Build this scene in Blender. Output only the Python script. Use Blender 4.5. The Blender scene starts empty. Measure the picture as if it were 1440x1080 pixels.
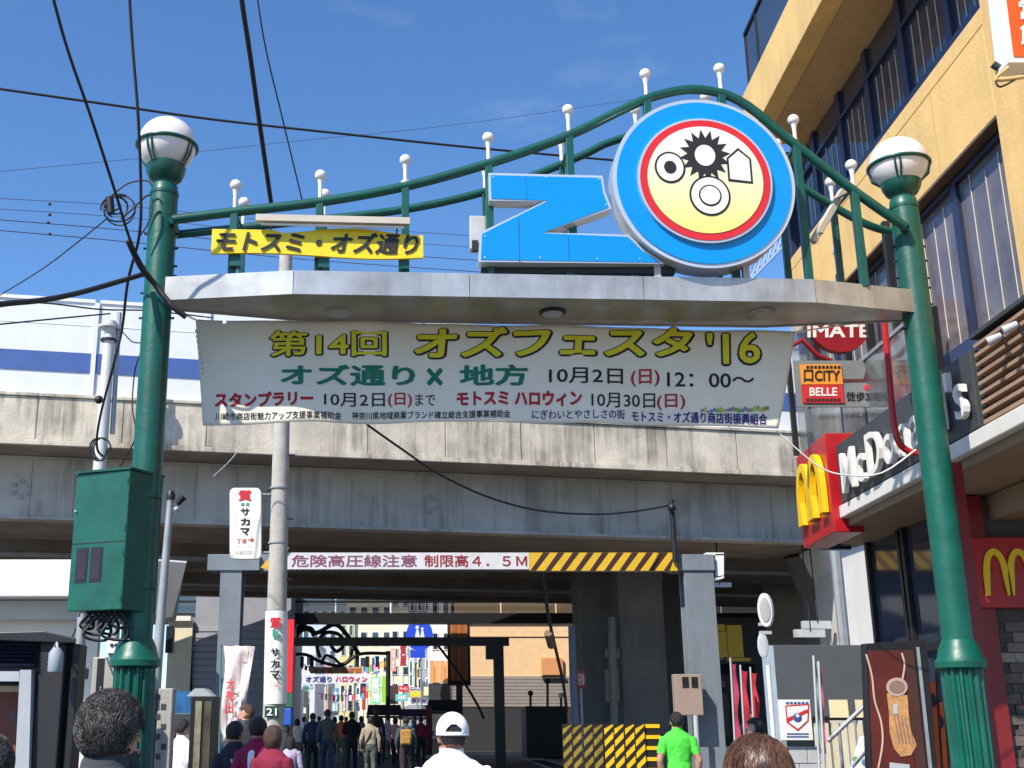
import bpy, bmesh, math, random
from mathutils import Vector, Matrix, noise
random.seed(7)
S = bpy.context.scene; COL = S.collection; R = math.radians
# ------------------------------------------------------------ camera, sky, sun, exposure
FPX, CX, CY = 1656.0, 575.0, 540.0
TH = math.atan(470 / FPX); CT, ST = math.cos(TH), math.sin(TH)
cam = bpy.data.cameras.new('camera'); camo = bpy.data.objects.new('camera', cam); COL.objects.link(camo)
cam.sensor_width = 36; cam.lens = 36 * FPX / 1440; cam.shift_x = (720 - CX) / 1440
cam.clip_start = .1; cam.clip_end = 3000
camo.location = (0, 0, 1.6); camo.rotation_euler = (math.pi / 2 + TH, 0, 0); S.camera = camo
SUN_EL = 47.0; SUN_DIR = Vector((-.66, -.75, 0)).normalized()
w = bpy.data.worlds.new('World'); S.world = w; w.use_nodes = True
nt = w.node_tree; nt.nodes.clear()
sky = nt.nodes.new('ShaderNodeTexSky'); sky.sky_type = 'NISHITA'; sky.sun_disc = False
sky.sun_elevation = R(SUN_EL); sky.sun_rotation = math.atan2(SUN_DIR.x, SUN_DIR.y)
sky.air_density = 1.0; sky.dust_density = .3; sky.ozone_density = 8.0
bg = nt.nodes.new('ShaderNodeBackground'); bg.inputs[1].default_value = .145
wo = nt.nodes.new('ShaderNodeOutputWorld')
hs = nt.nodes.new('ShaderNodeHueSaturation'); hs.inputs['Saturation'].default_value = 1.07
tc = nt.nodes.new('ShaderNodeTexCoord'); mp_ = nt.nodes.new('ShaderNodeMapping'); mp_.inputs['Scale'].default_value = (3.0, 3.0, 7.0); mp_.inputs['Location'].default_value = (.35, .1, .2)
cn = nt.nodes.new('ShaderNodeTexNoise'); cn.inputs['Scale'].default_value = 1.3; cn.inputs['Detail'].default_value = 7; cn.inputs['Roughness'].default_value = .6
cr_ = nt.nodes.new('ShaderNodeMapRange'); cr_.inputs[1].default_value = .6; cr_.inputs[2].default_value = .85; cr_.inputs[3].default_value = 0; cr_.inputs[4].default_value = .14
cx_ = nt.nodes.new('ShaderNodeMix'); cx_.data_type = 'RGBA'; cx_.inputs[7].default_value = (7.0, 7.2, 7.8, 1)
nt.links.new(tc.outputs['Generated'], mp_.inputs[0]); nt.links.new(mp_.outputs[0], cn.inputs['Vector']); nt.links.new(cn.outputs['Fac'], cr_.inputs[0]); nt.links.new(cr_.outputs[0], cx_.inputs['Factor'])
nt.links.new(sky.outputs[0], hs.inputs['Color']); nt.links.new(hs.outputs[0], cx_.inputs[6]); nt.links.new(cx_.outputs[2], bg.inputs[0]); nt.links.new(bg.outputs[0], wo.inputs[0])
sl = bpy.data.lights.new('sun', 'SUN'); sl.energy = 4.6; sl.angle = R(.53); sl.color = (1, .925, .81)
so = bpy.data.objects.new('sun', sl); COL.objects.link(so)
sv = Vector((SUN_DIR.x * math.cos(R(SUN_EL)), SUN_DIR.y * math.cos(R(SUN_EL)), math.sin(R(SUN_EL))))
so.rotation_euler = sv.to_track_quat('Z', 'Y').to_euler(); so.location = (-20, -20, 30)
S.view_settings.view_transform = 'Standard'; S.view_settings.look = 'None'
S.view_settings.exposure = .5; S.view_settings.gamma = 1; S.view_settings.use_curve_mapping = False
S.cycles.max_bounces = 8; S.cycles.use_denoising = True
# ------------------------------------------------------------ measuring: where the line through an image point meets a plane of the place
def ray(x, y):
    u = CY - y
    return Vector((x - CX, FPX * CT - u * ST, FPX * ST + u * CT))
O = Vector((0, 0, 1.6))
def PY(x, y, Y, m=0.0):
    d = ray(x, y); return O + d * (Y / (d.y - m * d.x))
def PX(x, y, X, m=0.0):
    d = ray(x, y); return O + d * (X / (d.x - m * d.y))
GM = .043
def G(x, y, off=0.0): return PY(x, y, 10.53 + off, GM)
def gc(X, off=0.0): return 10.53 + off + GM * X
# ------------------------------------------------------------ materials
def lin(c):
    return tuple(((v / 255) / 12.92 if v <= 10 else ((v / 255 + .055) / 1.055) ** 2.4) for v in c)
MATS = {}
def mat(name, col, rough=.6, metal=0.0, var=.12, scale=3.0, streak=0.0, scol=None, bump=0.0, bscale=40, trans=0.0, emit=0, alpha=1.0, spec=.5, coat=0, sub=0):
    if name in MATS: return MATS[name]
    m = bpy.data.materials.new(name); m.use_nodes = True; t = m.node_tree; N = t.nodes; L = t.links
    b = N['Principled BSDF']; b.inputs['Roughness'].default_value = rough; b.inputs['Metallic'].default_value = metal
    b.inputs['Specular IOR Level'].default_value = spec; b.inputs['Coat Weight'].default_value = coat
    if sub: b.inputs['Subsurface Weight'].default_value = sub; b.inputs['Subsurface Radius'].default_value = (.02, .008, .004)
    if trans: b.inputs['Transmission Weight'].default_value = trans
    if alpha < 1: b.inputs['Alpha'].default_value = alpha
    c = Vector(col)
    g = N.new('ShaderNodeNewGeometry'); out = None
    if var:
        n = N.new('ShaderNodeTexNoise'); n.inputs['Scale'].default_value = scale; n.inputs['Detail'].default_value = 6; n.inputs['Roughness'].default_value = .65
        L.new(g.outputs['Position'], n.inputs['Vector'])
        rp = N.new('ShaderNodeValToRGB'); rp.color_ramp.elements[0].position = .3; rp.color_ramp.elements[1].position = .7
        lo = c * (1 - var); hi = c * (1 + var * .8)
        rp.color_ramp.elements[0].color = (*lo, 1); rp.color_ramp.elements[1].color = (*hi, 1)
        L.new(n.outputs['Fac'], rp.inputs['Fac']); out = rp.outputs['Color']
    if streak:
        mp = N.new('ShaderNodeMapping'); mp.inputs['Scale'].default_value = (5.5, 5.5, .35); L.new(g.outputs['Position'], mp.inputs['Vector'])
        n2 = N.new('ShaderNodeTexNoise'); n2.inputs['Scale'].default_value = 1.0; n2.inputs['Detail'].default_value = 5; n2.inputs['Roughness'].default_value = .7
        L.new(mp.outputs[0], n2.inputs['Vector'])
        n3 = N.new('ShaderNodeTexNoise'); n3.inputs['Scale'].default_value = .7; n3.inputs['Detail'].default_value = 3; L.new(g.outputs['Position'], n3.inputs['Vector'])
        mu = N.new('ShaderNodeMath'); mu.operation = 'MULTIPLY'; L.new(n2.outputs['Fac'], mu.inputs[0]); L.new(n3.outputs['Fac'], mu.inputs[1])
        r2 = N.new('ShaderNodeMapRange'); r2.inputs[1].default_value = .22; r2.inputs[2].default_value = .42; r2.inputs[3].default_value = 0; r2.inputs[4].default_value = streak
        L.new(mu.outputs[0], r2.inputs[0])
        mx = N.new('ShaderNodeMix'); mx.data_type = 'RGBA'; L.new(r2.outputs[0], mx.inputs['Factor'])
        if out: L.new(out, mx.inputs[6])
        else: mx.inputs[6].default_value = (*c, 1)
        mx.inputs[7].default_value = (*(scol or c * .35), 1); out = mx.outputs[2]
    if out: L.new(out, b.inputs['Base Color'])
    else: b.inputs['Base Color'].default_value = (*c, 1)
    if bump:
        nb = N.new('ShaderNodeTexNoise'); nb.inputs['Scale'].default_value = bscale; nb.inputs['Detail'].default_value = 4; L.new(g.outputs['Position'], nb.inputs['Vector'])
        bp = N.new('ShaderNodeBump'); bp.inputs['Strength'].default_value = bump; bp.inputs['Distance'].default_value = .02
        L.new(nb.outputs['Fac'], bp.inputs['Height']); L.new(bp.outputs[0], b.inputs['Normal'])
    if emit: b.inputs['Emission Color'].default_value = (*c, 1); b.inputs['Emission Strength'].default_value = emit
    MATS[name] = m; return m
GREEN = mat('green_paint', (.001, .098, .066), .42, var=.32, scale=3.2, streak=.5, scol=(.016, .06, .045), bump=.16, bscale=18, coat=.05)
GREEND = mat('green_paint_arch', (.001, .078, .058), .36, var=.25, scale=5, streak=.3, scol=(.02, .05, .04), coat=.1)
STEEL = mat('brushed_fascia', (.47, .47, .46), .38, .5, var=.3, scale=2.0, streak=.55, scol=(.22, .2, .17), bump=.12, bscale=3)
SOFF = mat('canopy_soffit', (.42, .38, .34), .35, .45, var=.35, scale=2.5, bump=.1, bscale=2)
CONC = mat('parapet_concrete', (.58, .52, .42), .9, var=.3, scale=.8, streak=.8, scol=(.075, .062, .05), bump=.4, bscale=14)
GIRD = mat('girder_grey', (.47, .43, .37), .65, var=.18, scale=.9, streak=.6, scol=(.14, .135, .12), bump=.08)
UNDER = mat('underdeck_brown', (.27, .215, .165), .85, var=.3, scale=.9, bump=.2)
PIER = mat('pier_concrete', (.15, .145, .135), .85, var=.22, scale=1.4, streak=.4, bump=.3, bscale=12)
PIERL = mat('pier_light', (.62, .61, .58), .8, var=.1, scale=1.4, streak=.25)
WHITEP = mat('white_panel', (.74, .76, .78), .5, var=.05, scale=.8, streak=.16, scol=(.5, .5, .48))
WHITE = mat('white_paint', (.8, .8, .79), .45, var=.05)
BLUES = mat('blue_stripe', (.052, .115, .34), .5, var=.08)
YELB = mat('yellow_render', (.80, .53, .20), .8, var=.12, scale=1.1, streak=.4, scol=(.5, .31, .14), bump=.25, bscale=22)
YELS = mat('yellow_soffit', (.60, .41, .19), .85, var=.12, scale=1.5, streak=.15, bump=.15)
FRAME = mat('window_frame_navy', (.02, .03, .07), .4, var=.15)
SILL = mat('sill_blue', (.035, .06, .14), .45, var=.15)
GLASS = mat('window_glass', (.035, .045, .07), .06, 0, var=.35, scale=.9, spec=.9)
GLASSB = mat('glass_with_blind', (.15, .13, .14), .14, 0, var=.3, scale=1.8, spec=.7)
GLASSC = mat('clear_screen_glass', (.55, .6, .6), .05, 0, var=0, trans=.9, alpha=.55)
CORD = mat('blind_cord', (.62, .58, .5), .7)
DGREY = mat('dark_grey_board', (.045, .05, .055), .55, var=.2)
BLACK = mat('black_metal', (.012, .012, .014), .45, var=.2)
BLACKR = mat('black_rubber_cable', (.016, .016, .02), .6, var=.1)
GREYS = mat('galvanised_steel', (.34, .36, .38), .5, .3, var=.18, scale=5, streak=.2)
LGREY = mat('light_grey_paint', (.46, .48, .5), .5, var=.1, streak=.2)
POLEC = mat('pole_concrete', (.44, .42, .385), .9, var=.16, scale=4, streak=.5, scol=(.2, .18, .16), bump=.4, bscale=30)
GLOBE = mat('opal_globe', (.80, .76, .75), .22, var=.04, sub=.25)
BLUEF = mat('sign_face_blue', (.0, .26, .66), .3, var=.05, scale=2, coat=.2)
SILV = mat('sign_edge_silver', (.68, .7, .72), .3, .5, var=.08)
REDF = mat('sign_ring_red', (.62, .02, .025), .35, var=.06)
YSIGN = mat('yellow_name_board', (.86, .62, .01), .45, var=.08, scale=5)
BK = mat('black_lettering', (.012, .012, .012), .5, var=0)
BROWN = mat('brown_cladding', (.14, .085, .05), .6, var=.2)
TIMB = mat('tan_slat', (.36, .24, .16), .6, var=.15)
LEDGE = mat('ledge_white', (.76, .74, .68), .5, var=.06, streak=.15)
SOFB = mat('eaves_brown', (.30, .20, .12), .7, var=.12, scale=1.5)
REDM = mat('red_panel', (.42, .010, .016), .35, var=.08)
REDD = mat('dark_red_paint', (.22, .012, .016), .4, var=.15, streak=.2)
YELM = mat('golden_yellow', (.9, .56, .01), .35, var=.04)
ASPH = mat('asphalt', (.055, .055, .056), .9, var=.2, scale=3, bump=.4, bscale=60)
PAVE = mat('paving', (.24, .23, .215), .85, var=.18, scale=5, bump=.2)
PEACH = mat('peach_render', (.70, .51, .33), .8, var=.05)
BANW = mat('banner_cloth', (.78, .72, .60), .85, var=.06, scale=2, bump=.25, bscale=6)
STONE = [mat('stone_tile_%s' % n, c, .8, var=.25, scale=14, bump=.4, bscale=50) for n, c in (('a', (.13, .11, .1)), ('b', (.2, .17, .15)), ('c', (.085, .075, .07)), ('d', (.3, .26, .22)))]
def flat(name, rgb, rough=.6, **k): return mat(name, lin(rgb), rough, **({'var': .1} | k))
# ------------------------------------------------------------ mesh building
class MB:
    def __init__(s): s.v = []; s.f = []; s.m = []
    def add(s, vs, fs, mi=0):
        o = len(s.v); s.v += [tuple(v) for v in vs]; s.f += [tuple(i + o for i in f) for f in fs]; s.m += [mi] * len(fs); return s
    def hexa(s, p, mi=0):
        return s.add(p, [(0, 3, 2, 1), (4, 5, 6, 7), (0, 1, 5, 4), (1, 2, 6, 5), (2, 3, 7, 6), (3, 0, 4, 7)], mi)
    def box(s, a, b, mi=0):
        (x0, y0, z0), (x1, y1, z1) = a, b
        x0, x1 = min(x0, x1), max(x0, x1); y0, y1 = min(y0, y1), max(y0, y1); z0, z1 = min(z0, z1), max(z0, z1)
        return s.hexa([(x0, y0, z0), (x1, y0, z0), (x1, y1, z0), (x0, y1, z0), (x0, y0, z1), (x1, y0, z1), (x1, y1, z1), (x0, y1, z1)], mi)
    def prism(s, pts, vec, mi=0):
        n = len(pts); vec = Vector(vec); p = [Vector(q) for q in pts]
        return s.add(p + [q + vec for q in p], [tuple(range(n))[::-1], tuple(range(n, 2 * n))] + [(i, (i + 1) % n, n + (i + 1) % n, n + i) for i in range(n)], mi)
    def tube(s, pts, r, n=10, cap=True, mi=0, sq=None):
        P = [Vector(p) for p in pts]; k = len(P); rr = r if isinstance(r, (list, tuple)) else [r] * k
        prev = None; vs = []
        for i in range(k):
            t = (P[min(i + 1, k - 1)] - P[max(i - 1, 0)]).normalized()
            if prev is None:
                a = Vector((0, 0, 1)) if abs(t.z) < .9 else Vector((0, 1, 0)); u = t.cross(a).normalized()
            else: u = (prev - t * prev.dot(t)).normalized()
            prev = u; q = t.cross(u)
            for j in range(n):
                an = 2 * math.pi * (j + .5) / n
                vs.append(P[i] + (u * math.cos(an) + q * math.sin(an) * (sq or 1)) * rr[i])
        fs = [(i * n + j, i * n + (j + 1) % n, (i + 1) * n + (j + 1) % n, (i + 1) * n + j) for i in range(k - 1) for j in range(n)]
        if cap: fs += [tuple(range(n))[::-1], tuple(range((k - 1) * n, k * n))]
        return s.add(vs, fs, mi)
    def ball(s, c, r, n=16, m=10, mi=0, sc=(1, 1, 1)):
        c = Vector(c); vs = [c + Vector((0, 0, r * sc[2]))]
        for i in range(1, m):
            a = math.pi * i / m
            for j in range(n):
                b = 2 * math.pi * j / n
                vs.append(c + Vector((r * sc[0] * math.sin(a) * math.cos(b), r * sc[1] * math.sin(a) * math.sin(b), r * sc[2] * math.cos(a))))
        vs.append(c - Vector((0, 0, r * sc[2])))
        fs = [(0, 1 + j, 1 + (j + 1) % n) for j in range(n)]
        for i in range(m - 2):
            for j in range(n):
                a = 1 + i * n + j; b = 1 + i * n + (j + 1) % n; fs.append((a, a + n, b + n, b))
        l = len(vs) - 1; fs += [(l, l - n + (j + 1) % n, l - n + j) for j in range(n)]
        return s.add(vs, fs, mi)
    def lathe(s, prof, c, n=28, mi=0):
        c = Vector(c); k = len(prof)
        vs = [c + Vector((r * math.cos(2 * math.pi * j / n), r * math.sin(2 * math.pi * j / n), z)) for r, z in prof for j in range(n)]
        fs = [(i * n + j, i * n + (j + 1) % n, (i + 1) * n + (j + 1) % n, (i + 1) * n + j) for i in range(k - 1) for j in range(n)]
        fs += [tuple(range(n))[::-1], tuple(range((k - 1) * n, k * n))]
        return s.add(vs, fs, mi)
    def slab(s, p, back, mi=0):            # quad face p (4 pts) given thickness 'back' vector
        return s.prism(p, back, mi)
OFF = {}
def link(name, mb, m, parent=None, smooth=None, bevel=0):
    off = OFF.get(parent.name, Vector()) if parent else Vector()
    me = bpy.data.meshes.new(name); me.from_pydata([tuple(Vector(v) - off) for v in mb.v], [], mb.f); me.update()
    for x in (m if isinstance(m, (list, tuple)) else [m]): me.materials.append(x)
    if isinstance(m, (list, tuple)): me.polygons.foreach_set('material_index', mb.m)
    bm = bmesh.new(); bm.from_mesh(me); bmesh.ops.recalc_face_normals(bm, faces=bm.faces); bm.to_mesh(me); bm.free()
    if smooth is not None:
        me.shade_smooth(); me.set_sharp_from_angle(angle=R(smooth))
    o = bpy.data.objects.new(name, me); COL.objects.link(o)
    if parent: o.parent = parent; OFF[o.name] = off
    if bevel:
        b = o.modifiers.new('bevel', 'BEVEL'); b.width = bevel; b.segments = 2; b.limit_method = 'ANGLE'; b.harden_normals = False
    return o
def tag(o, label=None, cat=None, group=None, kind=None):
    if label: o['label'] = label
    if cat: o['category'] = cat
    if group: o['group'] = group
    if kind: o['kind'] = kind
    return o
def thing(name, label, cat, loc, group=None, rz=0):
    o = bpy.data.objects.new(name, None); COL.objects.link(o); o.location = loc; o.rotation_euler.z = rz
    o.empty_display_size = .2; OFF[o.name] = Vector(loc) if rz == 0 else Vector(); return tag(o, label, cat, group)
def pc(name, parent, m, smooth=None, bevel=0, **k):      # one-primitive part; the keyword names the primitive
    mb = MB()
    for fn, args in k.items(): getattr(mb, fn)(*args)
    return link(name, mb, m, parent, smooth, bevel)
TXT = {}
def glyphs(s, off=0.0, res=3):
    key = (s, off, res)
    if key not in TXT:
        cu = bpy.data.curves.new('t', 'FONT'); cu.body = s; cu.size = 1; cu.offset = off; cu.space_character = 1.14 if s.startswith('McD') else 1.0; cu.resolution_u = res
        o = bpy.data.objects.new('t', cu); COL.objects.link(o); me = bpy.data.meshes.new_from_object(o)
        TXT[key] = ([v.co.copy() for v in me.vertices], [tuple(p.vertices) for p in me.polygons])
        bpy.data.objects.remove(o); bpy.data.curves.remove(cu); bpy.data.meshes.remove(me)
    return TXT[key]
def text(mb, s, fn, off=0.0, ref=None, mi=0, depth=0.0, shear=0.0, flip=False):
    """letters mapped by fn(a, b, d): a, b run 0..1 over the text box, d is the distance in front of the sign"""
    bold = off if depth == 0 else 0
    v, f = glyphs(s, 0 if depth == 0 else off); rv = glyphs(s, 0 if ref is None else ref)[0]
    if not v: return mb
    x0 = min(p.x for p in rv); x1 = max(p.x for p in rv); y0 = min(p.y for p in rv); y1 = max(p.y for p in rv)
    A = [((p.x - x0) / (x1 - x0), (p.y - y0) / max(y1 - y0, 1e-6)) for p in v]
    A = [(a + shear * (b - .5), b) for a, b in A]
    if depth == 0:
        if not bold: return mb.add([fn(a, b, 0) for a, b in A], f, mi)
        sx, sy = bold / (x1 - x0), bold / max(y1 - y0, .3)
        n = 10 if bold > .04 else 6
        for i in range(n):
            t = 2 * math.pi * i / n + .3; mb.add([fn(a + sx * math.cos(t), b + sy * math.sin(t), i * .0004) for a, b in A], f, mi)
        return mb
    n = len(A); cnt = {}
    for q in f:
        for i in range(len(q)):
            e = (q[i], q[(i + 1) % len(q)]); cnt[e] = 1
    edges = [e for e in cnt if (e[1], e[0]) not in cnt]
    vs = [fn(a, b, depth) for a, b in A] + [fn(a, b, 0) for a, b in A]
    return mb.add(vs, f + [(b, a, a + n, b + n) for a, b in edges], mi)
def boxfn(plane, x0, y0, x1, y1, d=.006, nrm=(0, -1, 0)):
    bl, br, tl = plane(x0, y1), plane(x1, y1), plane(x0, y0); n = Vector(nrm)
    return lambda a, b, e: bl + (br - bl) * a + (tl - bl) * b + n * (d + e)
def quadfn(bl, br, tl, d=.006, n=None):
    bl, br, tl = Vector(bl), Vector(br), Vector(tl)
    if n is None: n = (br - bl).cross(tl - bl).normalized()
    return lambda a, b, e: bl + (br - bl) * a + (tl - bl) * b + n * (d + e)
def letters(parent, s, fn, m, off=0.0, depth=0, shear=0, name='lettering', ref=None):
    mb = MB(); text(mb, s, fn, off, depth=depth, shear=shear, ref=ref); return link(name, mb, m, parent)
def pxbox(x0, y0, x1, y1, plane, thick, mb=None, mi=0):      # upright slab, front face on 'plane', going back by thick
    p = [plane(x0, y1), plane(x1, y1), plane(x1, y0), plane(x0, y0)]
    xa = p[0].x; xb = p[1].x; za = (p[0].z + p[1].z) / 2; zb = (p[2].z + p[3].z) / 2
    q = [Vector((xa, p[0].y, za)), Vector((xb, p[1].y, za)), Vector((xb, p[1].y, zb)), Vector((xa, p[0].y, zb))]
    return (mb or MB()).prism(q, (0, thick, 0), mi)
def atY(Y, m=0.0): return lambda x, y: PY(x, y, Y, m)
# ============================================================ THE SETTING
tag(link('ground', MB().box((-400, -60, -.3), (400, 900, 0)), ASPH), kind='structure')
tag(link('pavement', MB().box((-14, -10, 0), (-6.2, 49, .12)).box((5.3, -10, 0), (16, 49, .12)), PAVE, bevel=.015), kind='structure')
tag(link('hill', MB().ball((60, 640, -70), 90, 40, 16, sc=(4.2, .5, 1)), flat('far_hill', (86, 104, 100), .9)), kind='structure')
# painted road line
tag(link('road_line', MB().box((-5.6, 8, .004), (-5.45, 49, .008)).box((4.6, 8, .004), (4.75, 49, .008)), WHITE), kind='structure')
# ============================================================ RAILWAY VIADUCT
VM, V0 = .2, 29.9
def vy(x, o=0.0): return V0 + o + VM * x
def vp(x, z, o=0.0): return Vector((x, vy(x, o), z))
via = thing('railway_viaduct', 'long concrete railway viaduct with stained parapet and grey steel girder crossing above the street', 'viaduct', (0, 29.9, 0))
def vslab(mb, x0, x1, z0, z1, o, t, mi=0): return mb.prism([vp(x0, z0, o), vp(x1, z0, o), vp(x1, z1, o), vp(x0, z1, o)], (0, t, 0), mi)
x = -15.2
k = 0
while x < 20:
    wd = 2.02
    p = MB(); vslab(p, x + .012, x + wd - .012, 8.16, 9.24, 0, .22); link('parapet_panel', p, CONC, via, bevel=.012)
    x += wd; k += 1
m_ = MB(); vslab(m_, -15.2, 20, 8.1, 9.27, .03, .15); link('parapet_core', m_, CONC, via)
m_ = MB(); vslab(m_, -15.2, 20, 8.02, 8.15, -.05, .3); link('parapet_foot', m_, CONC, via, bevel=.012)
m_ = MB(); vslab(m_, -15.2, 20, 9.25, 9.33, -.05, .34); link('parapet_coping', m_, CONC, via, bevel=.01)
m_ = MB()
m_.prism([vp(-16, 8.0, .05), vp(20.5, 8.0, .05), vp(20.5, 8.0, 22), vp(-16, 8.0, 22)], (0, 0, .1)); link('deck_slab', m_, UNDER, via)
m_ = MB(); vslab(m_, -16, 20.5, 6.45, 7.99, 1.3, .05); link('girder', m_, GIRD, via)
m_ = MB(); vslab(m_, -16, 20.5, 6.38, 6.45, 1.15, .5); vslab(m_, -16, 20.5, 7.93, 7.985, 1.2, .1); link('girder_flange', m_, GIRD, via)
m_ = MB()
for i in range(36):
    xx = -15.5 + i * .99 + (i % 3) * .05; vslab(m_, xx, xx + .02, 6.46, 7.92, 1.27, .03)
tag(link('web_stiffener', m_, GIRD, via), kind='stuff')
for cx_ in (-9.75, .55):                      # faint round crest of six pads on the web
    m_ = MB()
    for q in range(6):
        a = q * math.pi / 3 + .5; c = vp(cx_ + .2 * math.cos(a), 7.15 + .2 * math.sin(a), 1.27); m_.box(c - Vector((.06, 0, .05)), c + Vector((.06, .02, .05)))
    link('round_crest', m_, flat('crest_grey', (150, 148, 142)), via)
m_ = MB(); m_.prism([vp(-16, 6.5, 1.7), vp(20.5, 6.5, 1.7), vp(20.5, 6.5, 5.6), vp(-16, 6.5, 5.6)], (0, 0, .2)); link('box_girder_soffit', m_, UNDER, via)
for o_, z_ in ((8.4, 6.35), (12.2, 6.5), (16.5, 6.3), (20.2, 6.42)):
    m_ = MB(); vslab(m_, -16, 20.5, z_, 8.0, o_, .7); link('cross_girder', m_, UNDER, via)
m_ = MB()
for i in range(13):
    xx = -14 + i * 2.6
    m_.prism([vp(xx, 7.2, 5.8), vp(xx + .3, 7.2, 5.8), vp(xx + .3, 7.2, 20), vp(xx, 7.2, 20)], (0, 0, .8))
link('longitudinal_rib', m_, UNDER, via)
# drain pipes slung under the deck
m_ = MB(); m_.tube([vp(-15, 6.3, 7.4), vp(20, 6.3, 7.4)], .09, 8); m_.tube([vp(-15, 6.12, 13.4), vp(20, 6.15, 13.4)], .07, 8); link('service_pipe', m_, GREYS, via, 40)
for xa, xb, yy in ((815, 872, 40), (872, 936, 38.5)):
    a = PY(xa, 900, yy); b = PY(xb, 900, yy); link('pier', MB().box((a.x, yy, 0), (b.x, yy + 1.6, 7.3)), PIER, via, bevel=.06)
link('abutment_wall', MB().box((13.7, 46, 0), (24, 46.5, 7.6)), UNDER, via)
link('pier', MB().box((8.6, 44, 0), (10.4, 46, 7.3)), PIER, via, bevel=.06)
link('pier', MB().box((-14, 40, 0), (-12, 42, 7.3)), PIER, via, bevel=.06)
a = PY(1232, 905, 33.5); b = PY(1175, 770, 33.5); c = PY(1196, 905, 33.5)
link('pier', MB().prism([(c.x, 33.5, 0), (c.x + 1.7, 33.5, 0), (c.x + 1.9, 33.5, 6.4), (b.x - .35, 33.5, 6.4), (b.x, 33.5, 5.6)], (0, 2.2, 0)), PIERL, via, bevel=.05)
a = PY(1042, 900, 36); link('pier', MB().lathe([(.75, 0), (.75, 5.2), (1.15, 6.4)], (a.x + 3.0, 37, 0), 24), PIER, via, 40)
# dark footbridge beam beyond, seen through the gap
fb = thing('service_bridge', 'thin dark pipe bridge with rails crossing low beyond the viaduct', 'bridge', (0, 54, 0))
za = PY(600, 862, 54).z; zb = PY(600, 877, 54).z
link('beam', MB().box((-16, 54, zb), (22, 54.6, za)), BLACK, fb)
SMK = mat('smoked_screen', (.05, .055, .06), .2, var=.2, alpha=.62)
zc = PY(600, 824, 54).z
for i in range(15): link('screen_panel', MB().box((-15.8 + i * 2.5, 54.2, za + .01), (-13.36 + i * 2.5, 54.24, zc)), SMK, fb)
link('top_beam', MB().box((-16, 54, zc), (22, 54.5, zc + 1.6)), UNDER, fb)
link('rail', MB().tube([(-16, 54, PY(600, 846, 54).z), (22, 54, PY(600, 846, 54).z)], .06, 8), BLACK, fb)
link('post', MB().box((-8.8, 54.05, 0), (-8.4, 54.5, zb)), BLACK, fb); link('post', MB().box((12.5, 54.05, 0), (12.9, 54.5, zb)), BLACK, fb)
# noise barrier on the viaduct
nb = thing('noise_barrier', 'white trackside noise barrier with a continuous blue stripe on top of the viaduct parapet', 'barrier', (0, 30.2, 9.33))
xs = [-15.0, -10.72, -7.96, -5.2, -2.4, .4, 3.2, 6.0, 8.8, 11.6, 14.4, 17.2]
for i in range(len(xs) - 1):
    x0, x1 = xs[i] + .06, xs[i + 1] - .06
    m_ = MB(); vslab(m_, x0, x1, 9.36, 11.84, .16, .06); pn = link('panel', m_, WHITEP, nb)
    m_ = MB(); vslab(m_, x0, x1, 9.96, 10.47, .135, .02); link('blue_stripe', m_, BLUES, pn)
    m_ = MB(); vslab(m_, x0, x1, 11.2, 11.215, .15, .01); vslab(m_, x0, x1, 11.82, 11.91, .12, .12); link('top_rail', m_, WHITE, pn)
for xx in xs:
    m_ = MB(); vslab(m_, xx - .055, xx + .055, 9.34, 11.82, .10, .14); link('post', m_, LGREY if xx > -10.8 and xx < -10.6 else WHITEP, nb)
# catenary style mast in front of the barrier
ms = thing('railway_mast', 'pale tubular railway mast standing before the blue striped barrier', 'mast', (PY(150, 560, 27.3).x, 27.3, 0))
a, b = PY(156, 452, 27.3), PY(140, 655, 27.3)
link('pole', MB().tube([(b.x, 27.3, 0), b, (a + b) / 2, a], [.15, .15, .15, .13], 14), flat('mast_white', (200, 200, 198), .55, streak=.3), ms, 40)
link('collar', MB().lathe([(.27, 0), (.27, .06), (.14, .1)], PY(154, 462, 27.3), 18), flat('mast_white', ()), ms, 40)
link('collar', MB().lathe([(.2, 0), (.2, .05)], PY(153, 480, 27.3), 18), BLACK, ms, 40)
link('side_tube', MB().tube([PY(168, 440, 27.4), PY(158, 610, 27.4)], .06, 8), GREYS, ms, 40)
# ============================================================ HEIGHT LIMIT FRAME
hl = thing('gantry', 'grey steel height limit frame spanning the street before the viaduct', 'gantry', (1, 25, 0))
f25 = atY(25)
HGR = flat('frame_grey', (120, 128, 136), .5, streak=.25)
for (xt, xb_, wt) in ((326, 322, 30), (981, 990, 42)):
    ti = f25(xt, 800); X0 = ti.x; hw = wt / 1656 * 25 / 2
    pz = f25(xt, 803).z
    m_ = MB().box((X0 - hw, 24.94, 0), (X0 + hw, 25.0, pz)).box((X0 - hw, 25.36, 0), (X0 + hw, 25.42, pz)).box((X0 - .04, 25.0, 0), (X0 + .04, 25.36, pz)); link('pillar', m_, HGR, hl, bevel=.008)
    link('base_plate', MB().box((X0 - .45, 24.8, 0), (X0 + .45, 25.6, .18)), CONC, hl, bevel=.02)
    a = f25(xt - (33 if xt < 500 else 35), 790); b = f25(xt + (40 if xt < 500 else 22), 790)
    link('bracket', MB().box((a.x, 24.9, pz), (b.x, 25.46, pz + .34)), HGR, hl, bevel=.01)
a, b = f25(350, 788), f25(950, 792); z0 = f25(700, 803).z
link('beam', MB().box((a.x, 25.0, z0), (b.x, 25.2, z0 + .36)), HGR, hl)
hs = thing('height_limit_sign', 'long height limit board with red characters and yellow black hazard stripes', 'sign', (1, 24.9, 4.6))
a, b, c = f25(405, 790), f25(743, 790), f25(950, 790)
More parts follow.
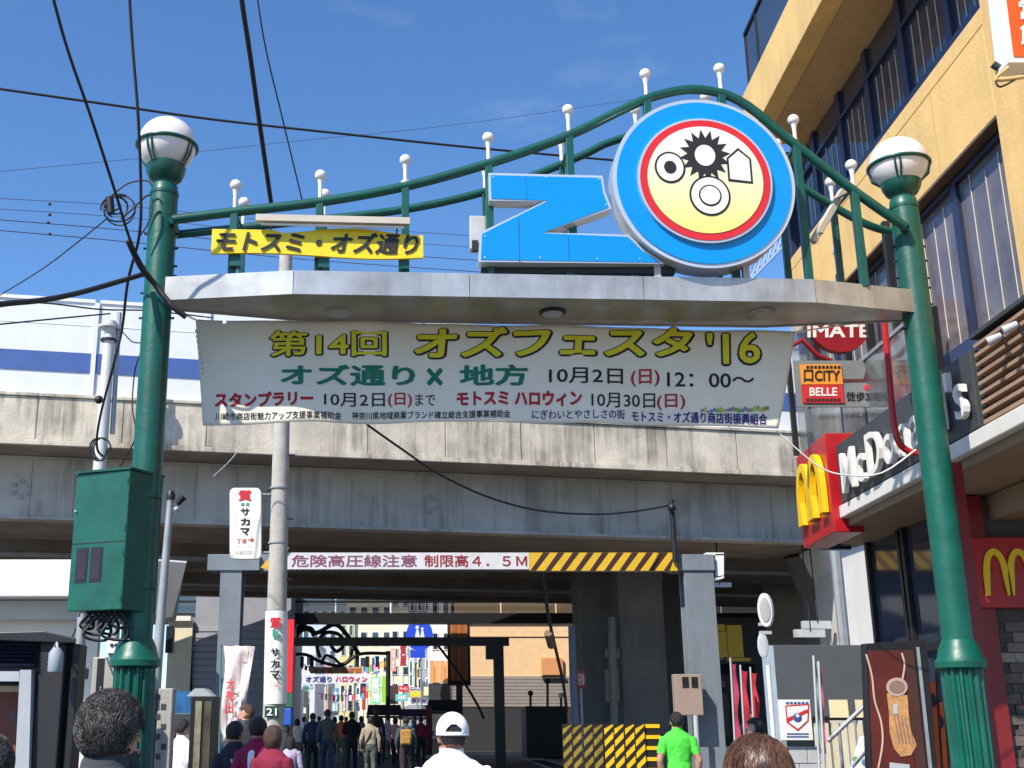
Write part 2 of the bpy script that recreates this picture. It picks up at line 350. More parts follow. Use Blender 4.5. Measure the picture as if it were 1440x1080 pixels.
link('board', MB().box((a.x, 24.86, z0 + .02), (b.x, 24.97, z0 + .37)), flat('board_white', (205, 205, 205)), hs)
link('hazard_panel', MB().box((b.x + .005, 24.86, z0 - .01), (c.x, 24.97, z0 + .37)), flat('hazard_yellow', (214, 172, 40), .5), hs)
HB = flat('hazard_dark', (58, 26, 26), .6)
n = 10; L_ = (c.x - b.x) / n
for i in range(n):
    q0 = b.x + i * L_ + .02; link('stripe', MB().prism([(q0, 24.856, z0 - .008), (q0 + .12, 24.856, z0 - .008), (min(q0 + .42, c.x - .003), 24.856, z0 + .368), (min(q0 + .28, c.x - .01), 24.856, z0 + .368)], (0, .003, 0)), HB, hs)
for s_, x0, x1, m_ in (('危険高圧線注意', 411, 586, flat('dull_purple', (128, 72, 100))), ('制限高４．５Ｍ', 597, 740, flat('dull_red', (140, 26, 40)))):
    p0, p1 = f25(x0, 790).x, f25(x1, 790).x
    letters(hs, s_, quadfn((p0, 24.86, z0 + .07), (p1, 24.86, z0 + .07), (p0, 24.86, z0 + .32), .004, Vector((0, -1, 0))), m_, .018)
m_ = MB()
for i in range(46):
    q = a.x + .05 + i * .112; m_.tube([(q, 24.9, z0 - .01), (q + .05, 24.9, z0 + .03)], .03, 6)
tag(link('edge_scallop', m_, HB, hs), kind='stuff')
q = f25(368, 793); r_ = f25(398, 770)
link('hazard_tip', MB().prism([(q.x, 24.8, q.z - .1), (q.x + .2, 24.8, q.z - .16), (r_.x + .15, 24.8, r_.z - .03), (r_.x - .05, 24.8, r_.z)], (0, .03, 0)), flat('hazard_yellow', ()), hs)
# second, black height frame beyond
h2 = thing('gantry', 'low black height limit frame beyond the viaduct in front of the shopping street', 'gantry', (0, 44, 0))
f44 = atY(44)
a, b = f44(380, 903), f44(716, 903); za, zb = f44(500, 896).z, f44(500, 908).z
link('beam', MB().box((a.x, 44, zb), (b.x, 44.25, za)), BLACK, h2)
a, b = f44(695, 950), f44(709, 950); link('pillar', MB().box((a.x, 44.02, 0), (b.x, 44.4, zb)), BLACK, h2)
a, b = f44(684, 950), f44(709, 950); link('bracket', MB().box((a.x, 44.01, f44(690, 927).z), (b.x, 44.3, zb)), BLACK, h2)
a, b = f44(383, 950), f44(394, 950); link('pillar', MB().box((a.x, 44.02, 0), (b.x, 44.4, zb)), BLACK, h2)
# ============================================================ SHOPPING STREET GATE
gate = thing('street_gate', 'green tubular shopping street gate with silver canopy, lamp posts and a curved arch', 'gate', (1.2, gc(1.2), 0))
def gpole(X, first):
    Y = gc(X)
    m_ = MB().tube([(X, Y, 2.1), (X, Y, 6.46), (X, Y, 6.54), (X, Y, 6.58)], [.134, .134, .125, .09], 40)
    pl = link('pole', m_, GREEN, gate, 35)
    prof = MB(); n = 60; vs = []
    for z in (0.0, .25, 2.02):
        for j in range(n):
            a = 2 * math.pi * j / n; rr = (.178 if j % 4 < 2 else .152) + (.03 if z == 0 else 0); vs.append((X + rr * math.cos(a), Y + rr * math.sin(a), z))
    prof.add(vs, [(i * n + j, i * n + (j + 1) % n, (i + 1) * n + (j + 1) % n, (i + 1) * n + j) for i in range(2) for j in range(n)])
    link('fluted_base', prof, GREEN, gate)
    link('collar', MB().lathe([(.15, 2.0), (.215, 2.03), (.218, 2.08), (.19, 2.12), (.17, 2.2), (.136, 2.27)], (X, Y, 0), 40), GREEN, gate, 35)
    link('top_band', MB().lathe([(.140, 6.44), (.140, 6.47)], (X, Y, 0), 40), GREEND, gate, 35)
    ZG = 6.985 if first else 6.93; c = Vector((X, Y, ZG))
    lp = link('lamp_cup', MB().lathe([(.10, 6.54), (.105, 6.58), (.15, 6.61), (.185, 6.68), (.195, 6.74), (.18, 6.76)], (X, Y, 0), 32), GREEND, gate, 40)
    link('globe', MB().ball(c, .28, 44, 26), GLOBE, lp, 80)
    rg = MB(); n = 40
    rg.tube([(X + .288 * math.cos(2 * math.pi * i / n), Y + .288 * math.sin(2 * math.pi * i / n), ZG - .02) for i in range(n + 1)], .019, 8, False); link('globe_ring', rg, GREEND, lp, 60)
    for j in range(4):
        for dd in (-.09, .09):
            a = j * math.pi / 2 + math.pi / 4 + .35 + dd
            link('cage_strut', MB().tube([(X + .289 * math.cos(a), Y + .289 * math.sin(a), ZG - .02), (X + .262 * math.cos(a), Y + .262 * math.sin(a), ZG - .14), (X + .19 * math.cos(a), Y + .19 * math.sin(a), 6.73)], .010, 6), GREEND, lp, 60)
    return pl
PLX, PRX = -2.36, 4.90
gpole(PLX, 1); gpole(PRX, 0)
# clamp bolts up the poles
for X in (PLX, PRX):
    Y = gc(X)
    for i, z in enumerate((5.2, 5.45, 5.62, 5.72, 5.9, 6.05)):
        for sg in (-1, 1): link('step_bolt', MB().tube([(X + sg * .13, Y, z), (X + sg * .165, Y, z)], .012, 6), BLACKR, gate)
# canopy: fascia, soffit, top; corners in plan (X, offset from the gate line)
zb_, zt_ = 5.33, 5.56
front = [(-2.27, -.14), (-1.06, -.36), (3.8, -.34), (4.88, -.1)]; back = [(4.86, .18), (3.5, .42), (-1.05, .42), (-2.25, .16)]
C = [Vector((X, gc(X, o), 0)) for X, o in front + back]
for i in range(8):
    a, b = C[i], C[(i + 1) % 8]
    t = (b - a).normalized(); nrm = Vector((t.y, -t.x, 0))
    n = 2 if i == 1 else 1
    for j in range(3 if i == 1 else (2 if i == 5 else 1)):
        k = 3 if i == 1 else (2 if i == 5 else 1)
        p, q = a.lerp(b, j / k), a.lerp(b, (j + 1) / k); g_ = t * .003
        link('fascia_panel', MB().prism([p + g_ + Vector((0, 0, zb_)), q - g_ + Vector((0, 0, zb_)), q - g_ + Vector((0, 0, zt_)), p + g_ + Vector((0, 0, zt_))], -nrm * .02), STEEL, gate)
link('canopy_soffit', MB().prism([c + Vector((0, 0, zb_ + .012)) - (c - Vector((1.2, gc(1.2), 0))).normalized() * .03 for c in C], (0, 0, .015)), SOFF, gate)
link('canopy_top', MB().prism([c + Vector((0, 0, zt_ - .03)) - (c - Vector((1.2, gc(1.2), 0))).normalized() * .03 for c in C], (0, 0, .012)), GREYS, gate)
for px_, cols in ((476, WHITE), (777, BLACK), (1072, SOFF)):                           # recessed round lights
    d = ray(px_, 440); t = (zb_ - 1.6) / d.z; c = O + d * t
    f_ = link('downlight', MB().lathe([(.115, -.012), (.13, .0), (.13, .012)], (c.x, c.y, zb_), 28), BLACK if px_ == 777 else SOFF, gate, 40)
    link('lens', MB().lathe([(.095, -.02), (.1, -.013)], (c.x, c.y, zb_), 28), LGREY if px_ != 1072 else SOFF, f_, 40)
# arches
AF = -.2
def spl(P, n=6):
    out = []
    for i in range(len(P) - 1):
        p0, p1, p2, p3 = P[max(i - 1, 0)], P[i], P[i + 1], P[min(i + 2, len(P) - 1)]
        for k in range(n):
            t = k / n; out.append(.5 * ((2 * p1) + (p2 - p0) * t + (2 * p0 - 5 * p1 + 4 * p2 - p3) * t * t + (3 * p1 - p0 - 3 * p2 + p3) * t ** 3))
    return out + [P[-1]]
fa = [G(*p, AF) for p in ((243, 309), (330, 298), (450, 284), (570, 262), (687, 230), (798, 191), (880, 152), (925, 134), (980, 126), (1040, 142), (1119, 204), (1203, 270), (1273, 319))]
ra = [G(*p, .36) for p in ((248, 330), (400, 314), (530, 300), (610, 287), (687, 268), (760, 243), (820, 218), (870, 196), (990, 168), (1060, 208), (1127, 262), (1213, 313), (1262, 328))]
fs_, rs_ = spl(fa), spl(ra)
link('front_arch_tube', MB().tube(fs_, .047, 12), GREEND, gate, 50); link('rear_arch_tube', MB().tube(rs_, .042, 12), GREEND, gate, 50)
for s_ in (0, -1): link('arch_tie', MB().tube([fs_[s_], (fs_[s_] + rs_[s_]) / 2 , rs_[s_]], .04, 8), GREEND, gate, 40)
def arch_z(A, X):
    for p, q in zip(A, A[1:]):
        if p.x <= X <= q.x: return p.z + (q.z - p.z) * (X - p.x) / (q.x - p.x)
    return A[0].z
def finial(X, Y, z, big):
    st = link('finial_stem', MB().tube([(X, Y, z), (X, Y, z + .13), (X, Y, z + .19), (X, Y, z + .21)], [.019, .019, .03, .04], 12), WHITE, gate, 50)
    link('finial_globe', MB().ball((X, Y, z + .24), .056, 18, 12), GLOBE, st, 80)
pxs = [330, 450, 570, 687, 800, 909, 1014, 1119, 1201]; pys = [297, 282, 262, 232, 192, 138, 132, 204, 270]
for px_, py_ in zip(pxs, pys):
    p = G(px_, py_, AF); X = p.x; z = arch_z(fs_, X)
    sq = MB().box((X - .036, p.y - .036, zt_ - .02), (X + .036, p.y + .036, z)); link('arch_post', sq, GREEND, gate, bevel=.006)
    finial(X, p.y, z + .035, 1)
    Yr = gc(X, .36); zr = arch_z(rs_, X)
    link('arch_post', MB().box((X - .03, Yr - .03, zt_ - .02), (X + .03, Yr + .03, zr)), GREEND, gate, bevel=.006); finial(X, Yr, zr + .03, 0)
    if z > 6.0: link('cross_tie', MB().tube([(X, p.y, zr - .05), (X, Yr, zr - .05)], .016, 6), GREEND, gate)
# ------------------------------------------------------------ name board
yb = thing('street_name_board', 'yellow street name board with slanted black characters above the left canopy', 'sign', (-.85, gc(-.85, -.32), 5.65))
def ywave(x): return .006 * math.sin(x * 5) 
p0, p1 = G(298, 328, -.34), G(595, 334, -.34); q0 = G(298, 363, -.34)
m_ = MB(); N_ = 24; vs = []
for i in range(N_ + 1):
    a = i / N_; X = p0.x + (p1.x - p0.x) * a; zt = 5.975 + .03 * math.sin(a * 9 + 2) * (a > .3) - .01; zb = 5.72 + .02 * math.sin(a * 6) - .03 * a * (1 - a)
    for Y_ in (gc(X, -.34), gc(X, -.34) + .035): vs += [(X, Y_, zb), (X, Y_, zt)]
fc = []
for i in range(N_):
    a = 4 * i; b = a + 4; fc += [(a, b, b + 1, a + 1), (a + 2, a + 3, b + 3, b + 2), (a, a + 2, b + 2, b), (a + 1, b + 1, b + 3, a + 3)]
fc += [(0, 1, 3, 2), (4 * N_, 4 * N_ + 2, 4 * N_ + 3, 4 * N_ + 1)]
m_.add(vs, fc); link('board', m_, YSIGN, yb)
letters(yb, 'モトスミ・オズ通り', lambda a, b, d: Vector((p0.x + .05 + (p1.x - p0.x - .1) * a, gc(p0.x + (p1.x - p0.x) * a, -.35) - d, 5.745 + .2 * b)), BK, .03, shear=.022)
for px_ in (330, 455, 568): 
    p = G(px_, 372, -.3); link('bracket', MB().box((p.x - .05, gc(p.x, -.3), 5.62), (p.x + .05, gc(p.x, -.2), 5.74)), GREEND, yb)
def trough(name, a, b, lab, r=.035):
    t = thing(name, lab, 'light', (a + b) / 2)
    d = (b - a).normalized(); u = d.cross(Vector((0, 1, 0))).normalized()
    link('housing', MB().tube([a, b], r, 4), flat('trough_white', (196, 186, 170), .45), t)
    link('tube', MB().tube([a + d * .05 - Vector((0, 0, r + .012)), b - d * .05 - Vector((0, 0, r + .012))], .012, 8), GLOBE, t, 60)
    for q in (a + d * .12, b - d * .12): link('bracket', MB().tube([q, Vector((q.x, gc(q.x, AF), q.z - .05))], .01, 6), GREEND, t)
    return t
trough('strip_light', G(360, 307, -.42), G(576, 312, -.42), 'long white strip light mounted above the yellow street name board', .045)
trough('strip_light', G(1143, 340, -.1), G(1185, 268, .05), 'short strip light tilted behind the arch right of the round sign', .04)
# ------------------------------------------------------------ big letter
zl = thing('letter_sign', 'large blue letter Z sign with silver edging standing on the canopy', 'sign', (1.4, gc(1.4, -.35), 5.7))
Zp = [(687, 243), (847, 247), (851, 270), (860, 293), (766, 327), (884, 330), (905, 350), (935, 371), (673, 368), (675, 327), (766, 283), (688, 282)]
ZO = -.36
def gpoly(P, off): return [Vector((G(x, y, off).x, gc(G(x, y, off).x, off), G(x, y, off).z)) for x, y in P]
link('casing', MB().prism(gpoly(Zp, ZO), (0, .17, 0)), SILV, zl)
def inset(P, d):
    n = len(P); out = []
    for i in range(n):
        p, c, q = Vector(P[i - 1]), Vector(P[i]), Vector(P[(i + 1) % n])
        a = (c - p).normalized(); b = (q - c).normalized(); na = Vector((-a.y, a.x)); nb2 = Vector((-b.y, b.x)); h = na + nb2
        out.append(tuple(c + h / max(h.dot(na), .35) * d * 1.0)) if False else out.append(tuple(c + (na + nb2) * (d / max(1 + na.dot(nb2), .25))))
    return out
link('face', MB().prism(gpoly(inset(Zp, 3.0), ZO - .006), (0, .004, 0)), BLUEF, zl)
for xs_, ya_, yb_ in ((740, 248, 280), (800, 332, 366), (730, 305, 368)):
    a_, b_ = gpoly([(xs_, ya_), (xs_, yb_)], ZO - .008); link('face_seam', MB().box(a_ - Vector((.0015, 0, 0)), b_ + Vector((.0015, .003, 0))), flat('seam_blue', (10, 84, 140)), zl)
for xs_, ys_ in ((694, 249), (768, 249), (842, 252), (682, 362), (760, 362), (840, 364), (900, 364), (852, 288), (682, 332)):
    a_ = gpoly([(xs_, ys_)], ZO - .008)[0]; link('screw', MB().ball(a_, .008, 8, 6, sc=(1, .4, 1)), SILV, zl)
for px_ in (690, 800, 890): 
    p = G(px_, 372, -.2); link('leg', MB().box((p.x - .035, gc(p.x, -.25), zt_ - .02), (p.x + .035, gc(p.x, -.18), 5.76)), GREEND, zl)
link('base_rail', MB().box((.68, gc(1.5, -.25), 5.62), (2.5, gc(1.5, -.15), 5.68)), BLACK, zl)
sp = thing('sign_equipment_box', 'small grey equipment box fixed behind the left edge of the blue letter', 'box', (.6, gc(.6), 5.9))
pxb = pxbox(661, 303, 684, 350, lambda x, y: G(x, y, -.1), .12); link('casing', pxb, LGREY, sp, bevel=.01)
link('loudspeaker', MB().box(G(664, 352, -.14), G(672, 340, -.1)), BLACK, sp)
# ------------------------------------------------------------ round sign
DO = -.44
ds = thing('round_sign', 'large round blue sign with red ring and pale yellow centre at the arch peak', 'sign', (2.84, gc(2.84, DO), 6.6))
dc = G(990, 256, DO); dR = .872
def disc(r, y0, y1, n=96, cz=0.0, cxo=0.0):
    vs = []
    for d in (y0, y1):
        for j in range(n):
            a = 2 * math.pi * j / n; X = dc.x + cxo + r * math.cos(a); vs.append((X, dc.y + GM * (X - dc.x) + d, dc.z + cz + r * math.sin(a)))
    return MB().add(vs, [tuple(range(n)), tuple(range(n, 2 * n))] + [(j, (j + 1) % n, n + (j + 1) % n, n + j) for j in range(n)])
link('casing', disc(dR, 0, .24), SILV, ds, 40)
link('face_ring', disc(dR * .955, -.012, 0), BLUEF, ds, 40)
link('inner_rim', disc(dR * .735, -.05, -.012), SILV, ds, 40)
link('red_ring', disc(dR * .71, -.056, -.05), REDF, ds, 40)
CRM = bpy.data.materials.new('centre_print'); CRM.use_nodes = True
_t = CRM.node_tree; _g = _t.nodes.new('ShaderNodeNewGeometry'); _s = _t.nodes.new('ShaderNodeSeparateXYZ'); _t.links.new(_g.outputs['Position'], _s.inputs[0])
_m = _t.nodes.new('ShaderNodeMapRange'); _m.inputs[1].default_value = dc.z - dR * .6; _m.inputs[2].default_value = dc.z + dR * .45; _t.links.new(_s.outputs['Z'], _m.inputs[0])
_r = _t.nodes.new('ShaderNodeValToRGB'); _r.color_ramp.elements[0].color = (.80, .78, .20, 1); _r.color_ramp.elements[1].color = (.82, .81, .70, 1)
_t.links.new(_m.outputs[0], _r.inputs[0]); _t.links.new(_r.outputs[0], _t.nodes['Principled BSDF'].inputs['Base Color']); _t.nodes['Principled BSDF'].inputs['Roughness'].default_value = .4
link('centre_disc', disc(dR * .63, -.062, -.056), CRM, ds, 40)
def dpt(u, v, d=-.066): u, v = u * 1.12, v * 1.25 - .02; X = dc.x + u * dR; return Vector((X, dc.y + GM * (X - dc.x) + d, dc.z + v * dR))
def blob(name, pts, m, d=-.066): link(name, MB().prism([dpt(u, v, d) for u, v in pts], (0, .003, 0)), m, ds)
def ringpts(cx_, cz_, r, n=40, ry=None): return [(cx_ + r * math.cos(2 * math.pi * i / n), cz_ + (ry or r) * math.sin(2 * math.pi * i / n)) for i in range(n)]
# plain geometric motif: a sunburst, a ring, a square and a larger ring
blob('motif', [((.17 if i % 2 else .25) * math.cos(math.pi * i / 16 + .1) + .01, .24 + (.17 if i % 2 else .25) * math.sin(math.pi * i / 16 + .1)) for i in range(32)], BK)
WM = flat('motif_white', (232, 230, 222), .5)
blob('motif', ringpts(.01, .24, .1), WM, -.07)
blob('motif', ringpts(-.34, .12, .15), BK); blob('motif', ringpts(-.34, .12, .13), WM, -.07); blob('motif', ringpts(-.34, .12, .06), BK, -.074)
blob('motif', [(.22, .0), (.46, -.02), (.46, .22), (.34, .32), (.22, .22)], BK); blob('motif', [(.24, .02), (.44, .0), (.44, .21), (.34, .29), (.24, .21)], WM, -.07)
blob('motif', ringpts(.03, -.14, .2, ry=.19), BK); blob('motif', ringpts(.03, -.14, .18, ry=.17), WM, -.07); blob('motif', ringpts(.03, -.14, .11, ry=.1), BK, -.074); blob('motif', ringpts(.03, -.14, .095, ry=.085), WM, -.078)
for px_ in (925, 1050): 
    p = G(px_, 385, -.3); link('leg', MB().box((p.x - .03, gc(p.x, -.3), zt_ - .02), (p.x + .03, gc(p.x, -.24), 5.9)), LGREY, ds)
# ------------------------------------------------------------ festival banner
bn = thing('festival_banner', 'wide white cloth festival banner hanging beneath the canopy with yellow, green and red lettering', 'banner', (1.0, gc(1.0, .12), 4.4))
BO = .37
def bpx(x, y, d=0.0):                       # cloth: hung just behind the gate's centre line, with slack folds
    p = G(x, y, BO)
    a = (x - 275) / 840; b = (y - 450) / 150
    wv = .022 * math.sin(a * 17 + b * 2.0) + .014 * math.sin(a * 39 - b * 3) + .03 * math.sin(b * 2.4 + a * 3) + .05 * max(0, b - .55) * math.sin(a * 23 + 1)
    p.y += wv - d; return p
def btop(x): a = (x - 275) / 840; return 449 + 18 * a * a + 6 * a * (1 - a) 
def bbot(x): a = (x - 285) / 805; return 597 - 6 * math.sin(a * 2.2) + 12 * a * a + .8 * math.sin(a * 26)
m_ = MB(); NX, NY = 150, 24; vs = []
for j in range(NY + 1):
    for i in range(NX + 1):
        a, b = i / NX, j / NY; xt_, xb2 = 275 + 843 * a, 284 + 808 * a
        x_ = xt_ + (xb2 - xt_) * b; y_ = btop(xt_) + (bbot(xb2) - btop(xt_)) * b; vs.append(bpx(x_, y_))
m_.add(vs, [(j * (NX + 1) + i, j * (NX + 1) + i + 1, (j + 1) * (NX + 1) + i + 1, (j + 1) * (NX + 1) + i) for j in range(NY) for i in range(NX)])
cl = link('cloth', m_, BANW, bn, 80)
sm = cl.modifiers.new('thickness', 'SOLIDIFY'); sm.thickness = .003
BY = flat('banner_yellow', (218, 206, 40), .7, var=.05); BG = flat('banner_green', (10, 112, 88), .7, var=.05); BR = flat('banner_red', (176, 26, 40), .7, var=.05); BNV = flat('banner_navy', (44, 44, 120), .7, var=.05); BBK = flat('banner_black', (28, 26, 28), .7, var=.05)
def btx(s, x0, y0, x1, y1, m, off=0.0, out=None, sh=0.0, dy=0.0):
    f0 = lambda a, b, d: bpx(x0 + (x1 - x0) * a, y1 + (y0 - y1) * b + dy * a, d)
    if out is not None:
        letters(bn, s, lambda a, b, d: f0(a + .002, b - .015, .007), BBK, out, shear=sh, ref=0)
        letters(bn, s, lambda a, b, d: f0(a, b, .011), m, off, shear=sh, ref=0)
    else: letters(bn, s, lambda a, b, d: f0(a, b, .008), m, off, shear=sh)
btx('第14回', 380, 465, 543, 500, BY, .018, .062)
btx('オズフェスタ', 586, 459, 972, 500, BY, .034, .078, .012)
btx("'16", 996, 468, 1066, 512, BY, .018, .062)
btx('オズ通り', 396, 513, 582, 541, BG, .036); btx('×', 601, 516, 622, 540, BG, .02); btx('地方', 648, 513, 741, 542, BG, .036)
btx('10月2日', 772, 518, 876, 540, BBK, .012); btx('(日)', 888, 519, 927, 543, BR, .018); btx('12：00～', 938, 524, 1058, 544, BBK, .012, dy=3)
btx('スタンプラリー', 302, 551, 440, 570, BR, .05); btx('10月2日', 456, 552, 541, 571, BBK, .008); btx('(日)', 546, 552, 579, 572, BR, .018); btx('まで', 584, 553, 612, 570, BBK, .005)
btx('モトスミ ハロウィン', 643, 551, 817, 571, BR, .045); btx('10月30日', 831, 553, 921, 574, BBK, .008); btx('(日)', 924, 555, 962, 577, BR, .018)
btx('川崎市商店街魅力アップ支援事業補助金', 302, 579, 480, 590, BBK, .012); btx('神奈川県地域商業ブランド確立総合支援事業補助金', 495, 578, 717, 589, BBK, .012)
btx('にぎわいとやさしさの街', 748, 577, 878, 590, BNV, .01); btx('モトスミ・オズ通り商店街振興組合', 888, 578, 1076, 593, BNV, .025, dy=6)
rnd = random.Random(3)
for i in range(22):                          # small row of painted houses and bushes
    x_ = 984 + i * 4.3; h_ = rnd.uniform(3, 8); y_ = 582 - rnd.uniform(0, 3); c_ = rnd.choice([(150, 190, 90), (120, 165, 80), (170, 120, 120), (110, 130, 165), (190, 180, 110)])
    pts = [bpx(x_, y_, .008), bpx(x_ + 4, y_, .008), bpx(x_ + 4.5, y_ - h_ * .6, .008), bpx(x_ + 2, y_ - h_, .008), bpx(x_ - .5, y_ - h_ * .6, .008)]
    link('printed_motif', MB().add(pts, [(0, 1, 2, 3, 4)]), flat('print_%d_%d' % (c_[0], c_[1]), c_, .7), bn)
WR = flat('white_rope', (225, 222, 214), .7)
for P_ in (((262, 443), (275, 450)), ((1118, 467), (1200, 455)), ((1092, 606), (1150, 655), (1190, 668), (1240, 665), (1288, 632))):
    link('rope', MB().tube(spl([G(x, y, BO - .02) for x, y in P_], 4), .008, 6), WR, bn, 60)
for i in range(9): link('lacing_knot', MB().ball(bpx(277 + i * .9, 466 + i * 7, .02), .018, 8, 6, sc=(1, 1, 1.3)), WR, bn, 80)
# ------------------------------------------------------------ green control cabinet on the left pole
cb = thing('control_cabinet', 'green steel control cabinet with two dark windows clamped to the left gate pole', 'cabinet', (-2.75, gc(-2.7), 3.3))
Yc = gc(-2.6)
p = PY(184, 657, Yc - .32); q = PY(112, 675, Yc - .1); r2 = PY(222, 655, Yc)
F0, F1 = Vector((p.x, Yc - .34, 0)), Vector((q.x - .02, Yc - .12, 0)); D0 = Vector((.22, .36, 0))
zt2, zb2 = PY(184, 660, F0.y).z, PY(176, 857, F0.y).z
cbm = MB().prism([F1 + Vector((0, 0, zb2)), F0 + Vector((0, 0, zb2)), F0 + D0 + Vector((0, 0, zb2)), F1 + D0 + Vector((0, 0, zb2))], (0, 0, zt2 - zb2))
link('casing', cbm, GREEN, cb, bevel=.008)
link('lid', MB().prism([F1 + Vector((-.02, -.02, zt2 + .001)), F0 + Vector((.01, -.02, zt2 + .001)), F0 + D0 + Vector((.01, .02, zt2 + .001)), F1 + D0 + Vector((-.02, .02, zt2 + .001))], (0, 0, .02)), GREEND, cb)
fd = (F0 - F1); fn = Vector((fd.y, -fd.x, 0)).normalized()
def cf(a, b, e): return F1 + fd * a + Vector((0, 0, zb2 + (zt2 - zb2) * b)) + fn * e
link('door_seam', MB().prism([cf(.01, .478, .002), cf(.99, .478, .002), cf(.99, .486, .002), cf(.01, .486, .002)], -fn * .001), BLACK, cb)
for a0 in (.13, .40):
    fr = link('window', MB().prism([cf(a0 - .02, .20, .004), cf(a0 + .2, .20, .004), cf(a0 + .2, .45, .004), cf(a0 - .02, .45, .004)], -fn * .003), BLACK, cb)
    link('pane', MB().prism([cf(a0 + .01, .22, .007), cf(a0 + .17, .22, .007), cf(a0 + .17, .43, .007), cf(a0 + .01, .43, .007)], -fn * .002), flat('meter_pane', (48, 30, 38), .15), fr)
link('latch', MB().ball(cf(.04, .72, .01), .012), LGREY, cb)
for b_ in (.08, .4, .58, .92): link('hinge', MB().prism([cf(.955, b_ - .025, .006), cf(.985, b_ - .025, .006), cf(.985, b_ + .025, .006), cf(.955, b_ + .025, .006)], -fn * .004), GREEND, cb)
for z_ in (zb2 + .2, zt2 - .2): link('pole_clamp', MB().lathe([(.15, 0), (.15, .05)], (PLX, gc(PLX), z_), 24), GREEND, cb)
cc = MB()
for i in range(7):
    a = .25 + i * .1; c0 = cf(a, 0, -.1); s_ = .06 + .03 * (i % 3); lo = Vector((.02 * (i % 2), 0, -.14 - .05 * ((i * 7) % 3)))
    cc.tube(spl([c0, c0 + lo * .6 + Vector((s_, 0, 0)), c0 + lo + Vector((s_ * .5, .05, 0)), c0 + lo * .8 + Vector((-s_, .02, 0)), c0 + Vector((.03, .05, 0))], 5), .014, 6)
link('cable_loops', cc, BLACKR, cb, 60)
# ============================================================ YELLOW BUILDING (right)
BM_ = .03
def fx(Y, off=0.0): return 6.0 + off + BM_ * Y
def fw(Y, z, off=0.0): return Vector((fx(Y, off), Y, z))
YE, YN = 19.0, 6.0
yb2 = thing('corner_building', 'yellow rendered commercial building with dark window bands along the right side of the street', 'building', (7, 12, 0))
def wall(name, y0, y1, z0, z1, m, off=0.0, t=.25, parent=yb2, bevel=0):
    return link(name, MB().prism([fw(y0, z0, off), fw(y1, z0, off), fw(y1, z1, off), fw(y0, z1, off)], (t, 0, 0)), m, parent, bevel=bevel)
wall('spandrel', 11.45, YE, 7.87, 9.2, YELB, 0, .5, bevel=.01)
wall('groove', 11.45, YE, 8.98, 8.995, flat('groove_ochre', (196, 150, 90)), -.004, .01)
for y_ in (12.9, 14.4, 15.9, 17.4): wall('panel_joint', y_, y_ + .012, 7.9, 8.97, flat('groove_ochre', ()), -.003, .01)
for y_ in (13.6, 16.7): link('wall_vent', MB().ball(fw(y_, 8.45, -.01), .07, 14, 8, sc=(.5, 1, 1)), LGREY, yb2, 60)
wall('pilaster', 10.1, 11.45, 4.2, 11.3, YELB, 0, .5, bevel=.01)
wall('pilaster', YN, 10.1, 4.2, 11.3, YELB, -.12, .6, bevel=.01)
wall('end_wall', YE - .15, YE, 4.2, 11.2, FRAME, .02, .5)
link('body', MB().prism([fw(YN, 4.25, .7), fw(YE - .2, 4.25, .7), fw(YE - .2, 13, .7), fw(YN, 13, .7)], (9, 0, 0)), flat('interior_dark', (30, 30, 34)), yb2)
# overhanging top floor
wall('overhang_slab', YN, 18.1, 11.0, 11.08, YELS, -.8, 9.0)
wall('overhang_fascia', YN, 18.1, 10.965, 11.87, YELB, -.82, .3, bevel=.012)
wall('overhang_end', 17.9, 18.12, 10.975, 11.87, YELB, -.5, 8)
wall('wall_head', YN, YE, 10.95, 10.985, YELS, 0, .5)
for i, (y0, y1) in enumerate(((8, 10.3), (10.36, 12.6), (12.66, 15), (15.06, 17.3), (17.36, 18.0))):
    wall('balustrade_glass', y0, y1, 11.9, 13.0, GLASS, -.7, .02)
wall('balustrade_rail', YN, 18.05, 13.0, 13.06, BLACK, -.73, .07)
for y_ in (10.33, 12.63, 15.03, 17.33, 18.02): wall('balustrade_post', y_ - .03, y_ + .03, 11.87, 13.0, BLACK, -.72, .06)
# window bands
def band(y0, y1, z0, z1, muls, zt, blind, sillh, glassm):
    cuts = [y0] + muls + [y1]
    for i in range(len(cuts) - 1):
        a, b = cuts[i] + .04, cuts[i + 1] - .04
        wn = link('window', MB().prism([fw(a - .04, z0, .14), fw(b + .04, z0, .14), fw(b + .04, z0 + sillh, .14), fw(a - .04, z0 + sillh, .14)], (.06, 0, 0)), SILL, yb2)
        for (p_, q_, za, zb) in ((a, b, z0 + sillh, zt), (a, b, zt + .06, z1)):
            if zb - za > .1: link('pane', MB().prism([fw(p_, za, .2), fw(q_, za, .2), fw(q_, zb, .2), fw(p_, zb, .2)], (.02, 0, 0)), glassm, wn)
        if zt < z1 - .1: link('transom', MB().prism([fw(a, zt, .14), fw(b, zt, .14), fw(b, zt + .06, .14), fw(a, zt + .06, .14)], (.08, 0, 0)), FRAME, wn)
        for yy in (a, b): link('mullion', MB().prism([fw(yy - .04, z0 + sillh, .15), fw(yy + .04, z0 + sillh, .15), fw(yy + .04, z1, .15), fw(yy - .04, z1, .15)], (.07, 0, 0)), FRAME, wn)
        if blind:
            n = blind
            for k in range(1, n):
                yy = a + (b - a) * k / n + (k % 2) * .02; link('blind_cord', MB().tube([fw(yy, z0 + sillh + .03, .19), fw(yy, zt - .06 * (k % 3) - .02, .19)], .0065, 4), CORD, wn)
band(11.45, YE - .15, 9.2, 10.98, [12.55, 13.9, 15.2, 16.4, 17.7], 10.45, 5, .26, GLASS)
band(11.48, YE - .15, 5.45, 7.87, [13.0, 14.4, 16.2, 17.6], 7.75, 4, .42, GLASSB)
